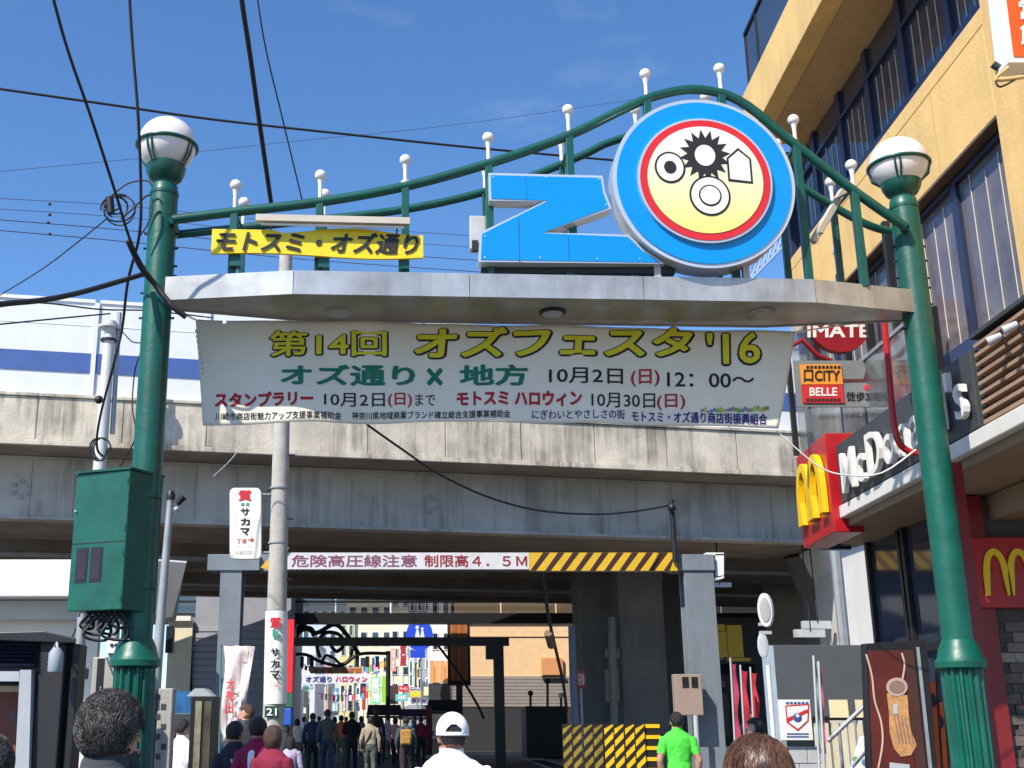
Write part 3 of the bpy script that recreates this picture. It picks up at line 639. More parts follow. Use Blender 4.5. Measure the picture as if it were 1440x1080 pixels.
wall('lintel_reveal', 11.45, YE, 7.84, 7.87, BROWN, .0, .3)
# lower: floor slab, first floor zone behind the fascia board
wall('lower_wall', YN, YE, 4.25, 5.45, DGREY, .35, .3)
# canopy ledge over the shop
def lx(Y, o=0.0): return 5.0 + .04 * Y + o
def lp(Y, z, o=0.0): return Vector((lx(Y, o), Y, z))
led = [lp(6.5, 0), lp(15.6, 0), lp(16.5, 0, .12), lp(16.95, 0, .45), lp(17.05, 0, 1.0), (8.6, 17.0, 0), (8.6, 6.5, 0)]
link('canopy_ledge', MB().prism([Vector((p[0], p[1], 4.10)) for p in led], (0, 0, .16)), LEDGE, yb2, bevel=.012)
link('canopy_soffit', MB().prism([Vector((p[0] + .10, p[1] - .06 if p[1] > 8 else p[1], 4.0)) for p in led], (0, 0, .098)), SOFB, yb2)
link('soffit_drop', MB().prism([lp(6.5, 3.72, .95), lp(15.2, 3.72, .95), lp(15.2, 3.99, .95), lp(6.5, 3.99, .95)], (2.5, 0, 0)), SOFB, yb2)
for i, y_ in enumerate((9.3, 10.9, 12.6)):      # soffit spotlights
    s_ = link('soffit_spotlight', MB().tube([lp(y_, 3.985, .45), lp(y_, 3.87, .45)], .05, 12), BLACK, yb2, 40); link('lens', MB().tube([lp(y_, 3.869, .45), lp(y_, 3.862, .45)], .035, 12), LGREY, s_, 40)
# fascia board with letters
fbd = thing('shop_fascia', 'dark grey shop fascia board above the white canopy edge with thick white raised letters', 'sign', (5.5, 13, 4.3))
link('board', MB().prism([lp(10.9, 4.27, .0), lp(15.1, 4.27, .0), lp(15.1, 5.04, .0), lp(10.9, 5.04, .0)], (.3, 0, 0)), DGREY, fbd, bevel=.006)
UN = Vector((-1, 0, 0))
L0, L1 = lp(14.75, 4.34), lp(10.98, 4.40)
wl = MB(); text(wl, "McDonald's", lambda a, b, d: L0 + (L1 - L0) * a + Vector((0, 0, .53 * b)) + UN * (.03 + d), .004, depth=.06, ref=0)
link('raised_letters', wl, flat('letter_white', (236, 234, 228), .4, var=.03), fbd)
# red block sign with double arch
rb = thing('red_block_sign', 'red block sign with a bright yellow double arch at the far canopy end', 'sign', (5.5, 15.9, 4.2))
B0 = [lp(15.2, 0, -.10), lp(16.75, 0, -.05), lp(16.75, 0, .3), lp(15.2, 0, .3)]
link('block', MB().prism([p + Vector((0, 0, 3.92)) for p in B0], (0, 0, 1.32)), REDM, rb, bevel=.012)
def arches(fn, m, parent, depth, wd=.14, name='double_arch'):
    mb = MB()
    for sgn in (0, 1):
        out = []; inn = []; n = 14
        for i in range(n + 1):
            t = i / n; a = math.pi * t; cx_ = .26 + .48 * sgn
            # leg-to-leg arch, tall pointed parabola
            x = (.26 * -math.cos(a)); h = math.sin(a) ** .55
            out.append((cx_ + x * 1.0, h * 1.0)); inn.append((cx_ + x * .52, h * .86 if 0 < i < n else 0))
        inn[0] = (cx_ - .26 + wd, 0); inn[-1] = (cx_ + .26 - wd, 0)
        P_ = out + inn; n2 = len(out)
        vs = [fn(a, b, depth) for a, b in P_] + [fn(a, b, 0) for a, b in P_]; N_ = len(P_)
        fs = []
        for i in range(n2 - 1):
            fs += [(i, i + 1, n2 + i + 1, n2 + i), (N_ + i, N_ + n2 + i, N_ + n2 + i + 1, N_ + i + 1), (i, N_ + i, N_ + i + 1, i + 1), (n2 + i, n2 + i + 1, N_ + n2 + i + 1, N_ + n2 + i)]
        fs += [(0, n2, N_ + n2, N_), (n2 - 1, N_ + n2 - 1, N_ - 1 + N_, N_ - 1)]
        mb.add(vs, fs)
    return link(name, mb, m, parent)
M0, M1 = lp(16.6, 4.2, -.055), lp(15.3, 4.2, -.10)
arches(lambda a, b, d: M0 + (M1 - M0) * a + Vector((0, 0, .84 * b)) + UN * (.005 + d), YELM, rb, .08, .17)
# louvres: far end and near part
for k in range(8):
    wall('louvre_slat', 17.05, 18.6, 4.5 + k * .13, 4.56 + k * .13, TIMB, -.25, .10)
lb = thing('louvre_screen', 'brown horizontal slat screen above the white canopy edge at the right border', 'screen', (5.4, 9, 4.3))
link('backing', MB().prism([lp(6.5, 4.27, .12), lp(10.88, 4.27, .12), lp(10.88, 5.12, .12), lp(6.5, 5.12, .12)], (.05, 0, 0)), BROWN, lb)
for k in range(9):
    z_ = 4.29 + k * .094; link('slat', MB().prism([lp(6.5, z_, .03), lp(10.87, z_, .03), lp(10.87, z_ + .035, .03), lp(6.5, z_ + .035, .03)], (.085, 0, 0)), TIMB, lb)
link('top_cap', MB().prism([lp(6.5, 5.13, .0), lp(10.88, 5.13, .0), lp(10.88, 5.17, .0), lp(6.5, 5.17, .0)], (.2, 0, 0)), DGREY, lb)
sf = thing('floodlight', 'pair of small silver and black floodlights fixed on the brown slat screen', 'light', lp(9.95, 4.92, -.02))
for y_ in (9.8, 10.12):
    link('lamp', MB().tube([lp(y_, 4.93, -.05), lp(y_ + .05, 4.88, -.16)], [.03, .045], 12), LGREY, sf, 40); link('arm', MB().tube([lp(y_, 4.8, 0), lp(y_, 4.93, -.05)], .015, 6), BLACK, sf)
# glass balcony screens and tall posts
gs = thing('glass_screen', 'grey glass balcony screen with tall dark posts above the shop fascia', 'screen', (5.7, 15, 4.9))
gpost = [17.9, 16.5, 15.55, 14.6, 13.5]
for i, y_ in enumerate(gpost):
    link('post', MB().box((fx(y_, -.1), y_ - .045, 5.3), (fx(y_, -.01), y_ + .045, 8.0 if y_ > 14 else 6.4)), BLACK, gs)
for a, b in zip(gpost, gpost[1:]): link('pane', MB().prism([fw(b + .05, 5.0, -.24), fw(a - .05, 5.0, -.24), fw(a - .05, 6.3, -.24), fw(b + .05, 6.3, -.24)], (.012, 0, 0)), GLASSC, gs)
link('rail', MB().prism([fw(13.4, 6.3, -.26), fw(18.0, 6.3, -.26), fw(18.0, 6.35, -.26), fw(13.4, 6.35, -.26)], (.06, 0, 0)), GREYS, gs)
link('far_pane', MB().box((6.15, 18.05, 5.3), (6.6, 18.07, 8.0)), GLASSC, gs)
# ground floor
sh = thing('burger_shop', 'ground floor restaurant with black window frames, dark glass and stone tiled wall', 'shop', (7, 14, 0))
def sw(Y, z, off=0.0): return Vector((fx(Y, off), Y, z))
for y0, y1 in ((13.25, 14.3), (14.36, 15.4), (15.46, 16.75)):
    wn = link('window_frame', MB().prism([sw(y0, 0, -.03), sw(y0 + .09, 0, -.03), sw(y0 + .09, 3.99, -.03), sw(y0, 3.99, -.03)], (.1, 0, 0)).prism([sw(y1 - .09, 0, -.03), sw(y1, 0, -.03), sw(y1, 3.99, -.03), sw(y1 - .09, 3.99, -.03)], (.1, 0, 0)).prism([sw(y0 + .1, 2.4, -.02), sw(y1 - .1, 2.4, -.02), sw(y1 - .1, 2.5, -.02), sw(y0 + .1, 2.5, -.02)], (.08, 0, 0)), BLACK, sh)
    link('pane', MB().prism([sw(y0 + .1, .4, .03), sw(y1 - .1, .4, .03), sw(y1 - .1, 3.98, .03), sw(y0 + .1, 3.98, .03)], (.02, 0, 0)), GLASS, wn)
link('interior', MB().prism([sw(13.1, 0, .6), sw(16.9, 0, .6), sw(16.9, 3.99, .6), sw(13.1, 3.99, .6)], (2.0, 0, 0)), flat('interior_brown', (70, 48, 34)), sh)
link('corner_pier', MB().box((6.15, 12.95, 0), (6.36, 13.2, 3.98)), REDD, sh, bevel=.006)
link('stone_wall', MB().box((6.37, 13.06, 0), (9.5, 13.3, 3.98)), STONE[2], sh)
rnd = random.Random(5); q = 0
for r in range(24):
    xx = 6.37 + (.13 if r % 2 else 0) - .02
    while xx < 7.4:
        if q >= 290: break
        a = max(xx, 6.375); w_ = rnd.uniform(.20, .25); d = rnd.uniform(.015, .04); z_ = .02 + r * .108
        link('stone', MB().box((a, 13.06 - d, z_), (xx + w_ - .008, 13.065, z_ + .1)), STONE[rnd.choice((0, 0, 1, 2, 3, 0, 2))], sh, bevel=.004); xx += w_; q += 1
link('wall_rail', MB().box((6.40, 12.98, 3.25), (8.5, 13.05, 3.36)), LGREY, sh)
link('door_leaf', MB().box((6.75, 12.96, 0), (8.3, 13.0, 1.45)), BLACK, sh)
ar = thing('red_wall_sign', 'red wall sign with yellow double arch on the stone wall beside the green pole', 'sign', (6.9, 12.9, 2.9))
p13 = atY(12.9); a, b = p13(1373, 855), p13(1460, 756)
link('panel', MB().box((a.x, 12.88, a.z), (b.x + .25, 12.98, b.z)), REDM, ar, bevel=.01)
m0, m1 = p13(1384, 838), p13(1446, 772)
arches(lambda u, v, d: Vector((m0.x + (m1.x - m0.x) * u, 12.87 - d, m0.z + (m1.z - m0.z) * v)), YELM, ar, .02, .085)
# red drain pipe
rp = thing('red_pipe', 'thin bright red pipe dropping from behind the canopy and curving behind the right gate pole', 'pipe', (4.6, 11.2, 3.5))
link('pipe', MB().tube(spl([PY(x, y, 11.3) for x, y in ((1242, 440), (1248, 500), (1253, 560), (1258, 600), (1266, 625), (1285, 637), (1310, 636))], 5), .032, 12), REDM, rp, 60)
rp2 = thing('red_post', 'dark red steel post rising behind the right gate pole to the shop eaves', 'post', (5.35, 11.4, 0))
a, b = PY(1372, 1000, 11.4), PY(1341, 650, 11.4); link('post', MB().box((b.x - .06, 11.4, 0), (b.x + .08, 11.55, b.z)), REDD, rp2)
# hanging signs past the building front
hr = thing('hair_salon_sign', 'round dark red salon sign with pale letters hanging below the canopy near the glass screen', 'sign', (5.3, 15.6, 6.6))
f156 = atY(15.6); c = f156(1180, 455); r_ = 45 / 1656 * 15.6
n = 40; link('disc', MB().prism([(c.x + r_ * math.cos(2 * math.pi * i / n), 15.6, c.z + r_ * .98 * math.sin(2 * math.pi * i / n)) for i in range(n)], (0, .12, 0)), flat('sign_maroon', (140, 22, 30), .4), hr, 40)
letters(hr, 'HAIR', boxfn(f156, 1147, 438, 1214, 452), flat('pale_letter', (228, 214, 206)), .03)
letters(hr, 'IMATE', boxfn(f156, 1136, 457, 1222, 474), flat('pale_letter', ()), .03)
link('arm', MB().tube([f156(1108, 490), f156(1128, 478), f156(1150, 500), f156(1170, 508)], .035, 8), flat('sign_maroon', ()), hr, 50)
link('bracket', MB().box(f156(1112, 500), f156(1118, 640) + Vector((0, .06, 0))), BLACK, hr)
cs = thing('shop_board', 'orange and red shop board with a grey direction panel above the raised white letters', 'sign', (5.2, 15.4, 5.9))
f154 = atY(15.4)
link('backplate', pxbox(1122, 507, 1246, 572, f154, .03), flat('plate_grey', (120, 124, 122), .4), cs)
link('orange_panel', pxbox(1127, 513, 1185, 541, f154, -.02), flat('panel_orange', (226, 142, 40)), cs)
link('red_panel', pxbox(1129, 542, 1187, 567, f154, -.02), flat('panel_red', (196, 34, 40)), cs)
letters(cs, '口CITY', boxfn(f154, 1130, 521, 1180, 537, .025), BK, .03); letters(cs, 'BELLE', boxfn(f154, 1138, 546, 1176, 557, .025), flat('pale_letter', ()), .03)
for y_ in (515, 561): 
    m_ = MB()
    for i in range(9): m_.add([f154(1133 + i * 5.5, y_) + Vector((0, -.026, 0)), f154(1137 + i * 5.5, y_) + Vector((0, -.026, 0)), f154(1137 + i * 5.5, y_ + 4) + Vector((0, -.026, 0)), f154(1133 + i * 5.5, y_ + 4) + Vector((0, -.026, 0))], [(0, 1, 2, 3)])
    link('border_print', m_, BK, cs)
letters(cs, '徒歩30秒', boxfn(f154, 1190, 551, 1242, 564), BK, .02)
link('arrow_print', MB().prism([f154(x, y) + Vector((0, -.005, 0)) for x, y in ((1186, 533), (1214, 533), (1220, 513), (1229, 515), (1226, 528), (1238, 543), (1230, 546), (1219, 537), (1186, 538))], (0, .003, 0)), flat('arrow_brown', (84, 34, 30)), cs)
link('mark_print', MB().ball(f154(1219, 545) + Vector((0, -.004, 0)), .045, 12, 6, sc=(1, .1, 1)), flat('pink_mark', (206, 40, 70)), cs)
# orange sign top right
os_ = thing('projecting_sign', 'orange projecting sign with white frame at the upper right border', 'sign', (5.8, 9.6, 8))
f96 = atY(9.6)
a, b, c_ = f96(1404, 0), f96(1416, 84), f96(1421, 84)
link('frame', MB().prism([f96(1402, -60), f96(1419, 88), f96(1530, 88), f96(1520, -60)], (0, .25, 0)), WHITE, os_, bevel=.01)
link('face', MB().prism([f96(1408, -55) + Vector((0, -.012, 0)), f96(1425, 80) + Vector((0, -.012, 0)), f96(1525, 80) + Vector((0, -.012, 0)), f96(1515, -55) + Vector((0, -.012, 0))], (0, .01, 0)), flat('sign_orange', (232, 82, 34), .4), os_)
letters(os_, '営', boxfn(f96, 1432, 0, 1462, 28, .02), flat('letter_white', ()), .03); letters(os_, '館', boxfn(f96, 1434, 34, 1466, 64, .02), flat('letter_white', ()), .03)
link('bracket_arm', MB().tube(spl([f96(1418, 95), f96(1400, 112), f96(1440, 108)], 4), .02, 8), YELS, os_, 50)
wcam = thing('wall_camera', 'small dark wall camera on the yellow wall under the orange sign', 'camera', f96(1401, 92))
link('body', MB().tube([f96(1396, 90), f96(1405, 96)], .035, 10), DGREY, wcam, 40); link('wire', MB().tube(spl([f96(1403, 98), f96(1400, 112), f96(1408, 122), f96(1440, 104)], 4), .01, 6), BLACKR, wcam)
# lattice boom in the gap left of the building
lt = thing('lattice_boom', 'pale blue lattice steel boom seen in the gap left of the yellow building', 'boom', PY(1080, 390, 26))
f26 = atY(26); A_, B_ = f26(1050, 400), f26(1108, 340); up = Vector((.0, 0, .32))
m_ = MB(); m_.tube([A_, B_], .03, 6); m_.tube([A_ + up, B_ + up], .03, 6); m_.tube([A_ + Vector((0, .4, .15)), B_ + Vector((0, .4, .15))], .03, 6)
n = 8
for i in range(n):
    p_, q_ = A_.lerp(B_, i / n), A_.lerp(B_, (i + 1) / n); m_.tube([p_, q_ + up], .022, 5); m_.tube([q_ + up, q_], .022, 5); m_.tube([p_, q_ + Vector((0, .4, .15))], .02, 5)
link('truss', m_, flat('boom_blue', (150, 176, 226), .5), lt); link('mast', MB().tube([(B_.x + .4, 26, 0), (B_.x + .4, 26, B_.z + .2)], .12, 8), GREYS, lt)
link('stay', MB().tube([(B_.x + .4, 26, B_.z + .1), B_], .05, 8), GREYS, lt)
# ------------------------------------------------------------ things at the foot of the building
ps = thing('drink_poster_stand', 'tall dark framed poster stand with a brown iced coffee poster beside the right pole', 'poster', (4.7, 12.3, 0))
f123 = atY(12.3)
def pst(x, y, d=0.0): return f123(x, y) + Vector((0, -d, 0))
fr_ = MB(); fr_.prism([pst(1216, 905), pst(1303, 900), pst(1322, 1120), pst(1224, 1120)], (0, .12, 0)); link('case', fr_, BLACK, ps, bevel=.008)
link('poster', MB().prism([pst(1220, 915, .012), pst(1268, 914, .012), pst(1290, 1115, .012), pst(1228, 1115, .012)], (0, .01, 0)), flat('poster_brown', (92, 34, 24), .4, var=.3), ps)
link('poster_shade', MB().prism([pst(1269, 914, .012), pst(1284, 914, .012), pst(1306, 1115, .012), pst(1291, 1115, .012)], (0, .01, 0)), flat('poster_dark_brown', (74, 44, 36), .4), ps)  # darker brown band along the right of the poster
link('side_strip', MB().prism([pst(1288, 910, .014), pst(1292, 910, .014), pst(1314, 1115, .014), pst(1309, 1115, .014)], (0, .012, 0)), GREYS, ps)
CREAM = flat('poster_cream', (206, 176, 158), .4); CARA = flat('poster_caramel', (198, 146, 96), .4, var=.3, scale=20)
for P_ in ([(1217, 920), (1225, 950), (1229, 985), (1238, 1015), (1240, 1045), (1234, 1080)], [(1267, 918), (1271, 935), (1268, 955)]):
    s_ = spl([pst(x, y, .018) for x, y in P_], 5); link('printed_line', MB().tube(s_, .012, 4, sq=.2), CREAM, ps)
gl = [(1246, 975), (1249, 1000), (1250, 1030), (1256, 1052), (1266, 1064), (1280, 1062), (1288, 1048), (1281, 1030), (1277, 1005), (1275, 978)]
link('printed_glass', MB().prism([pst(x, y, .02) for x, y in gl], (0, .004, 0)), CARA, ps)
link('printed_rim', MB().prism([pst(1260 + 15 * math.cos(i / 3.5), 966 + 13 * math.sin(i / 3.5), .024) for i in range(22)], (0, .004, 0)), flat('poster_foam', (186, 160, 146), .4), ps)
link('printed_rim', MB().prism([pst(1260 + 11 * math.cos(i / 3.5), 966 + 9 * math.sin(i / 3.5), .028) for i in range(22)], (0, .004, 0)), flat('poster_foam_dark', (140, 112, 100), .4), ps)
for i in range(5): link('printed_line', MB().tube([pst(1256 + i * 5, 1005 + i, .025), pst(1263 + i * 5, 1045, .025)], .006, 4, sq=.3), flat('poster_foam_dark', ()), ps)
link('printed_mark', MB().prism([pst(x, y, .025) for x, y in ((1255, 990), (1261, 990), (1261, 1004), (1255, 1004))], (0, .003, 0)), LGREY, ps)
link('caption', MB().prism([pst(x, y, .02) for x, y in ((1250, 1072), (1278, 1075), (1278, 1082), (1250, 1080))], (0, .003, 0)), LGREY, ps)
for k, (x0, c_) in enumerate(((1303, (226, 96, 30)), (1313, (236, 110, 44)))):
    t = thing('nobori_flag', ('orange cloth banner flag on a pole behind the coffee poster', 'second orange banner flag tight against the green fluted base')[k], 'flag', PY(x0, 1080, 12.6 + k * .25))
    ff = atY(12.6 + k * .25)
    link('cloth', MB().prism([ff(x0, 960 + k * 30), ff(x0 + 14, 958 + k * 30), ff(x0 + 26, 1110), ff(x0 + 6, 1110)], (0, .01, 0)), flat('nobori_%d' % k, c_, .7), t)
    link('pole', MB().tube([ff(x0 + 12, 925 + k * 20), ff(x0 + 24, 1110)], .012, 8), BLACK, t)
    link('print', MB().ball(ff(x0 + 9, 985 + k * 30) + Vector((0, -.01, 0)), .05, 10, 6, sc=(.7, .1, 1.4)), flat('print_navy', (30, 20, 50)), t)
# white cone-like menu stand
mn = thing('menu_stand', 'white sloped menu stand with small colourful prints left of the coffee poster', 'stand', (4.3, 12.8, 0))
f128 = atY(12.8)
link('panel', MB().prism([f128(1212, 1036), f128(1226, 1034), f128(1246, 1110), f128(1190, 1110)], (0, .08, 0)), WHITE, mn, bevel=.01)
for x_, y_, c_ in ((1203, 1068, (120, 160, 110)), (1216, 1072, (90, 130, 160)), (1226, 1074, (190, 130, 70))): link('print', MB().ball(f128(x_, y_) + Vector((0, -.005, 0)), .035, 10, 6, sc=(1, .1, 1)), flat('print_%d' % c_[0], c_), mn)
link('printed_band', MB().tube([f128(1196, 1078) + Vector((0, -.01, 0)), f128(1224, 1046) + Vector((0, -.01, 0))], .01, 4), LGREY, mn)
# handrail
hd = thing('handrail', 'sloping steel handrail climbing towards the restaurant windows', 'railing', (5.5, 14.6, 0))
f146 = atY(14.6)
link('rail', MB().tube([f146(1164, 1042), f146(1300, 912)], .028, 10), GREYS, hd, 50)
for x_, y_ in ((1180, 1027), (1230, 979), (1285, 926)): 
    p_ = f146(x_, y_); link('post', MB().tube([(p_.x, 14.6, 0), p_], .02, 8), GREYS, hd, 50)
# grey hoarding, fence, crest sign, steps
hg = thing('grey_hoarding', 'plain dark grey hoarding panel below the viaduct left of the restaurant', 'hoarding', (PY(1150, 1000, 21).x, 21, 0))
link('panel', pxbox(1088, 907, 1222, 1008, atY(21), .08), flat('hoarding_grey', (82, 86, 92), .6), hg, bevel=.01)
for x_ in (1096, 1215): 
    p_ = PY(x_, 1000, 21.2); link('post', MB().box((p_.x - .05, 21.1, 0), (p_.x + .05, 21.2, 2.6)), GREYS, hg)
fn_ = thing('picket_fence', 'row of pale fence posts under a dark rail in front of the grey hoarding', 'fence', (6.5, 19, 0))
f19 = atY(19)
link('rail', MB().box(f19(1140, 1009), f19(1222, 1013) + Vector((0, .05, 0))), BLACK, fn_)
for i in range(7):
    p_ = f19(1146 + i * 12, 1012); link('picket', MB().box((p_.x, 19.02, 0), (p_.x + .075, 19.1, p_.z - .05)), flat('picket_cream', (214, 205, 178)), fn_)
for x_ in (1168, 1205): link('notice_card', pxbox(x_, 984, x_ + 26, 1009, f19, .02), flat('card_cream', (232, 222, 178)), fn_)
cr = thing('crest_notice', 'white notice board with a red and blue shield crest on the low block wall', 'sign', (5.5, 18, 1.3))
f18 = atY(18)
link('board', pxbox(1099, 984, 1144, 1041, f18, .04), WHITE, cr, bevel=.006)
CRR, CRB = flat('crest_red', (196, 40, 50)), flat('crest_blue', (60, 84, 150))
def shp(P_, d): return MB().prism([f18(x, y) + Vector((0, -d, 0)) for x, y in P_], (0, .003, 0))
link('crest', shp([(1104, 992), (1138, 990), (1137, 1014), (1122, 1028), (1106, 1016)], .006), CRR, cr)
link('crest', shp([(1106, 994), (1136, 992), (1135, 1013), (1122, 1025), (1108, 1015)], .009), WHITE, cr)
link('crest', shp([(1106, 1010), (1135, 997), (1136, 1002), (1107, 1016)], .012), CRR, cr)
link('crest', MB().ball(f18(1121, 1009) + Vector((0, -.014, 0)), .065, 14, 8, sc=(1, .1, 1)), CRB, cr)
link('crest', MB().ball(f18(1121, 1007) + Vector((0, -.018, 0)), .03, 12, 8, sc=(1, .1, 1)), WHITE, cr)
m_ = MB()
for i in range(6): m_.add([f18(x, y) + Vector((0, -.008, 0)) for x, y in ((1105 + i * 5.5, 987), (1109 + i * 5.5, 987), (1109 + i * 5.5, 990), (1105 + i * 5.5, 990))], [(0, 1, 2, 3)])
for r in range(2): m_.add([f18(x, y) + Vector((0, -.008, 0)) for x, y in ((1106, 1031 + r * 4), (1137, 1031 + r * 4), (1137, 1032.6 + r * 4), (1106, 1032.6 + r * 4))], [(0, 1, 2, 3)])
link('small_print', m_, CRB, cr)
bw = thing('block_wall', 'low grey concrete block wall beneath the crest notice board', 'wall', (5.4, 18.3, 0))
p_, q_ = f18(1100, 1042), f18(1146, 1042)
for r in range(5):
    for k in range(3):
        x0 = p_.x - .15 + k * .27 - (.13 if r % 2 else 0); link('block', MB().box((x0, 18.1, r * .24 + .004), (x0 + .262, 18.3, r * .24 + .234)), LGREY, bw, bevel=.008)
mr = thing('round_sign_post', 'white post carrying a narrow round sign seen edge on right of the gantry', 'post', PY(1075, 1060, 19.5))
mr.location.z = 0
f195 = atY(19.5)
p_ = f195(1077, 900)
link('post', MB().tube([(p_.x, 19.5, 0), (p_.x, 19.5, f195(1075, 842).z)], .035, 10), WHITE, mr, 50)
OFF[mr.name] = Vector(mr.location); 
c = f195(1074, 858)
n = 28; link('disc', MB().add([(c.x + .12 * math.cos(2 * math.pi * i / n) + s_ * .05, 19.44 + s_ * .06, c.z + .27 * math.sin(2 * math.pi * i / n)) for s_ in (0, 1) for i in range(n)], [tuple(range(n)), tuple(range(n, 2 * n))] + [(i, (i + 1) % n, n + (i + 1) % n, n + i) for i in range(n)]), WHITE, mr, 40)
link('disc_face', MB().ball((c.x, 19.43, c.z), .09, 16, 8, sc=(1, .05, 2.2)), LGREY, mr, 60)
for z_ in (f195(1075, 880).z, f195(1075, 892).z): link('clamp', MB().box((p_.x - .09, 19.45, z_), (p_.x + .09, 19.55, z_ + .05)), LGREY, mr)
c = f195(1072, 908); link('lower_disc', MB().ball((c.x, 19.46, c.z), .09, 16, 8, sc=(1, .15, 2.3)), flat('disc_grey', (190, 196, 204)), mr, 60)
bp = thing('pale_blue_panel', 'narrow pale blue panel standing between the white post and the grey hoarding', 'panel', PY(1095, 1060, 20)); bp.location.z = 0; OFF[bp.name] = Vector(bp.location)
link('panel', pxbox(1085, 908, 1100, 1062, atY(20), .1), flat('panel_paleblue', (166, 184, 200)), bp)
# nobori banner poles
for k, (x0, y0, Yp, c_, lab) in enumerate(((1144, 922, 16.5, (120, 160, 150), 'teal and white pole flag furled thin in front of the grey hoarding'), (1151, 930, 16.0, (196, 70, 110), 'pink furled pole flag in front of the grey hoarding'), (1041, 935, 22, (196, 40, 66), 'red and white street flag left of the white sign post'), (1055, 938, 22.4, (210, 46, 60), 'plain red street flag nearest the white sign post'), (1027, 925, 23, (170, 60, 90), 'slim pink flag pole below the yellow shop sign'))):
    t = thing('nobori_flag', lab, 'flag', (PY(x0, 1000, Yp).x, Yp, 0)); ff = atY(Yp)
    a, b = ff(x0, y0), ff(x0 + 8, 1075)
    link('pole', MB().tube([(b.x, Yp, 0), b, a], .018, 8), LGREY, t, 50)
    m_ = MB(); n = 14; vs = []
    wd = 5 if k < 2 else 11
    for i in range(n + 1):
        y_ = y0 + 8 + (1050 - y0) * i / n; x_ = x0 + 1 + 8 * (y_ - y0) / (1075 - y0)
        w1 = wd * (.62 + .12 * math.sin(i * .9 + k)); vs += [ff(x_, y_), ff(x_ + w1, y_ + 2) + Vector((0, .02 * math.sin(i), 0)), ff(x_ + w1 * 1.3, y_ + 1) + Vector((0, .05, 0))]
    m_.add(vs, [(3 * i + j, 3 * i + j + 1, 3 * i + j + 4, 3 * i + j + 3) for i in range(n) for j in range(2)])
    o = link('cloth', m_, flat('flag_%d' % k, c_, .75), t); s_ = o.modifiers.new('t', 'SOLIDIFY'); s_.thickness = .01
    if False:
        m_ = MB()
        for i in range(9): m_.ball(ff(x0 + 4 + i * .75, y0 + 25 + i * 12) + Vector((0, -.03, 0)), .03, 8, 5, sc=(1, .2, 1.2))
        link('print', m_, WHITE if k else CRR, t)
# meter box and pipe on the right pillar of the gantry
mbx = thing('meter_box', 'beige meter box with two dark windows on the right gantry pillar', 'box', (f25(968, 1000).x, 24.5, 0)); f245 = atY(24.5)
link('casing', pxbox(951, 948, 990, 1006, f245, .25), flat('box_beige', (156, 138, 124), .5), mbx, bevel=.015)
for x_ in (960, 973): link('window', pxbox(x_, 952, x_ + 9, 967, atY(24.49), .008), BLACK, mbx)
link('pipe', MB().tube([f245(978, 1006), f245(982, 1080), (f245(982, 1080).x, 24.5, 0)], .05, 8), LGREY, mbx, 50)
# end of the gantry haunch, coloured white to stand for the sun on it
wb = thing('steel_bracket', 'C shaped steel bracket at the right end of the gantry beam, coloured white as if sunlit', 'bracket', f25(1008, 800)); 
link('web', MB().prism([f25(x, y) for x, y in ((1006, 779), (1018, 779), (1018, 810), (1006, 813))], (0, .4, 0)), WHITE, wb)
link('flange', MB().box(f25(993, 777), f25(1018, 781) + Vector((0, .4, 0))), WHITE, wb); link('flange', MB().prism([f25(993, 813), f25(1018, 809), f25(1018, 813), f25(993, 818)], (0, .4, 0)), WHITE, wb)
# ceiling lamps below the viaduct at right
for k, (x_, y_, w_) in enumerate(((1012, 822, 34), (1150, 876, 40), (1140, 888, 42))):
    t = thing('deck_light', ('slim strip light under the viaduct right of the gantry', 'upper pale lamp box under the viaduct beside the tapered pier', 'lower pale lamp box under the viaduct beside the tapered pier')[k], 'light', PY(x_, y_, 34)); ff = atY(34)
    link('housing', pxbox(x_ - w_ / 2, y_ - 3, x_ + w_ / 2, y_ + (3 if k == 0 else 8), ff, .2), LGREY, t); p_ = ff(x_, y_); link('hanger', MB().tube([p_, (p_.x, 34.1, 6.9)], .02, 6), BLACK, t)
# ============================================================ LEFT SIDE
aw = thing('white_canopy_building', 'bright white flat roofed building with grey eaves behind the green cabinet', 'building', (-7, 22, 0))
f22 = atY(22)
a0, a1 = f22(-120, 838), f22(200, 787)
z1_ = f22(100, 787).z; z0_ = f22(100, 838).z
link('roof_fascia', MB().box((a0.x - 4, 22, z0_), (a1.x, 22.2, z1_)), flat('fascia_bright_white', (245, 243, 238), .6, var=.02), aw, bevel=.01)
tip = f22(258, 792)
link('roof_tip', MB().prism([(a1.x + .004, 22, z1_), (tip.x, 22.3, z1_ - .02), (a1.x + .3, 23.6, z0_ - .25), (a1.x + .004, 23.6, z0_ - .3)], (0, 0, .03)), flat('fascia_bright_white', ()), aw)
link('roof_tip_soffit', MB().add([(a1.x + .004, 22.02, z1_ - .01), (tip.x - .02, 22.32, z1_ - .03), (a1.x + .2, 24.5, z0_ - .25), (a1.x + .004, 24.5, z0_ - .3)], [(0, 1, 2, 3)]), LGREY, aw)
link('soffit', MB().box((a0.x - 4, 22.2, z0_ + .02), (a1.x, 25.4, z0_ + .1)), LGREY, aw)
link('roof', MB().box((a0.x - 4, 22.2, z1_ - .1), (a1.x - .3, 25.5, z1_ - .02)), LGREY, aw)
link('beam', MB().box((a0.x - 4, 22.9, f22(50, 865).z), (a1.x - .1, 23.1, z0_)), LGREY, aw)
link('wall', MB().box((a0.x - 4, 23.3, 0), (f22(112, 900).x, 23.5, z0_ + .1)), flat('wall_white', (222, 220, 212), .7), aw)
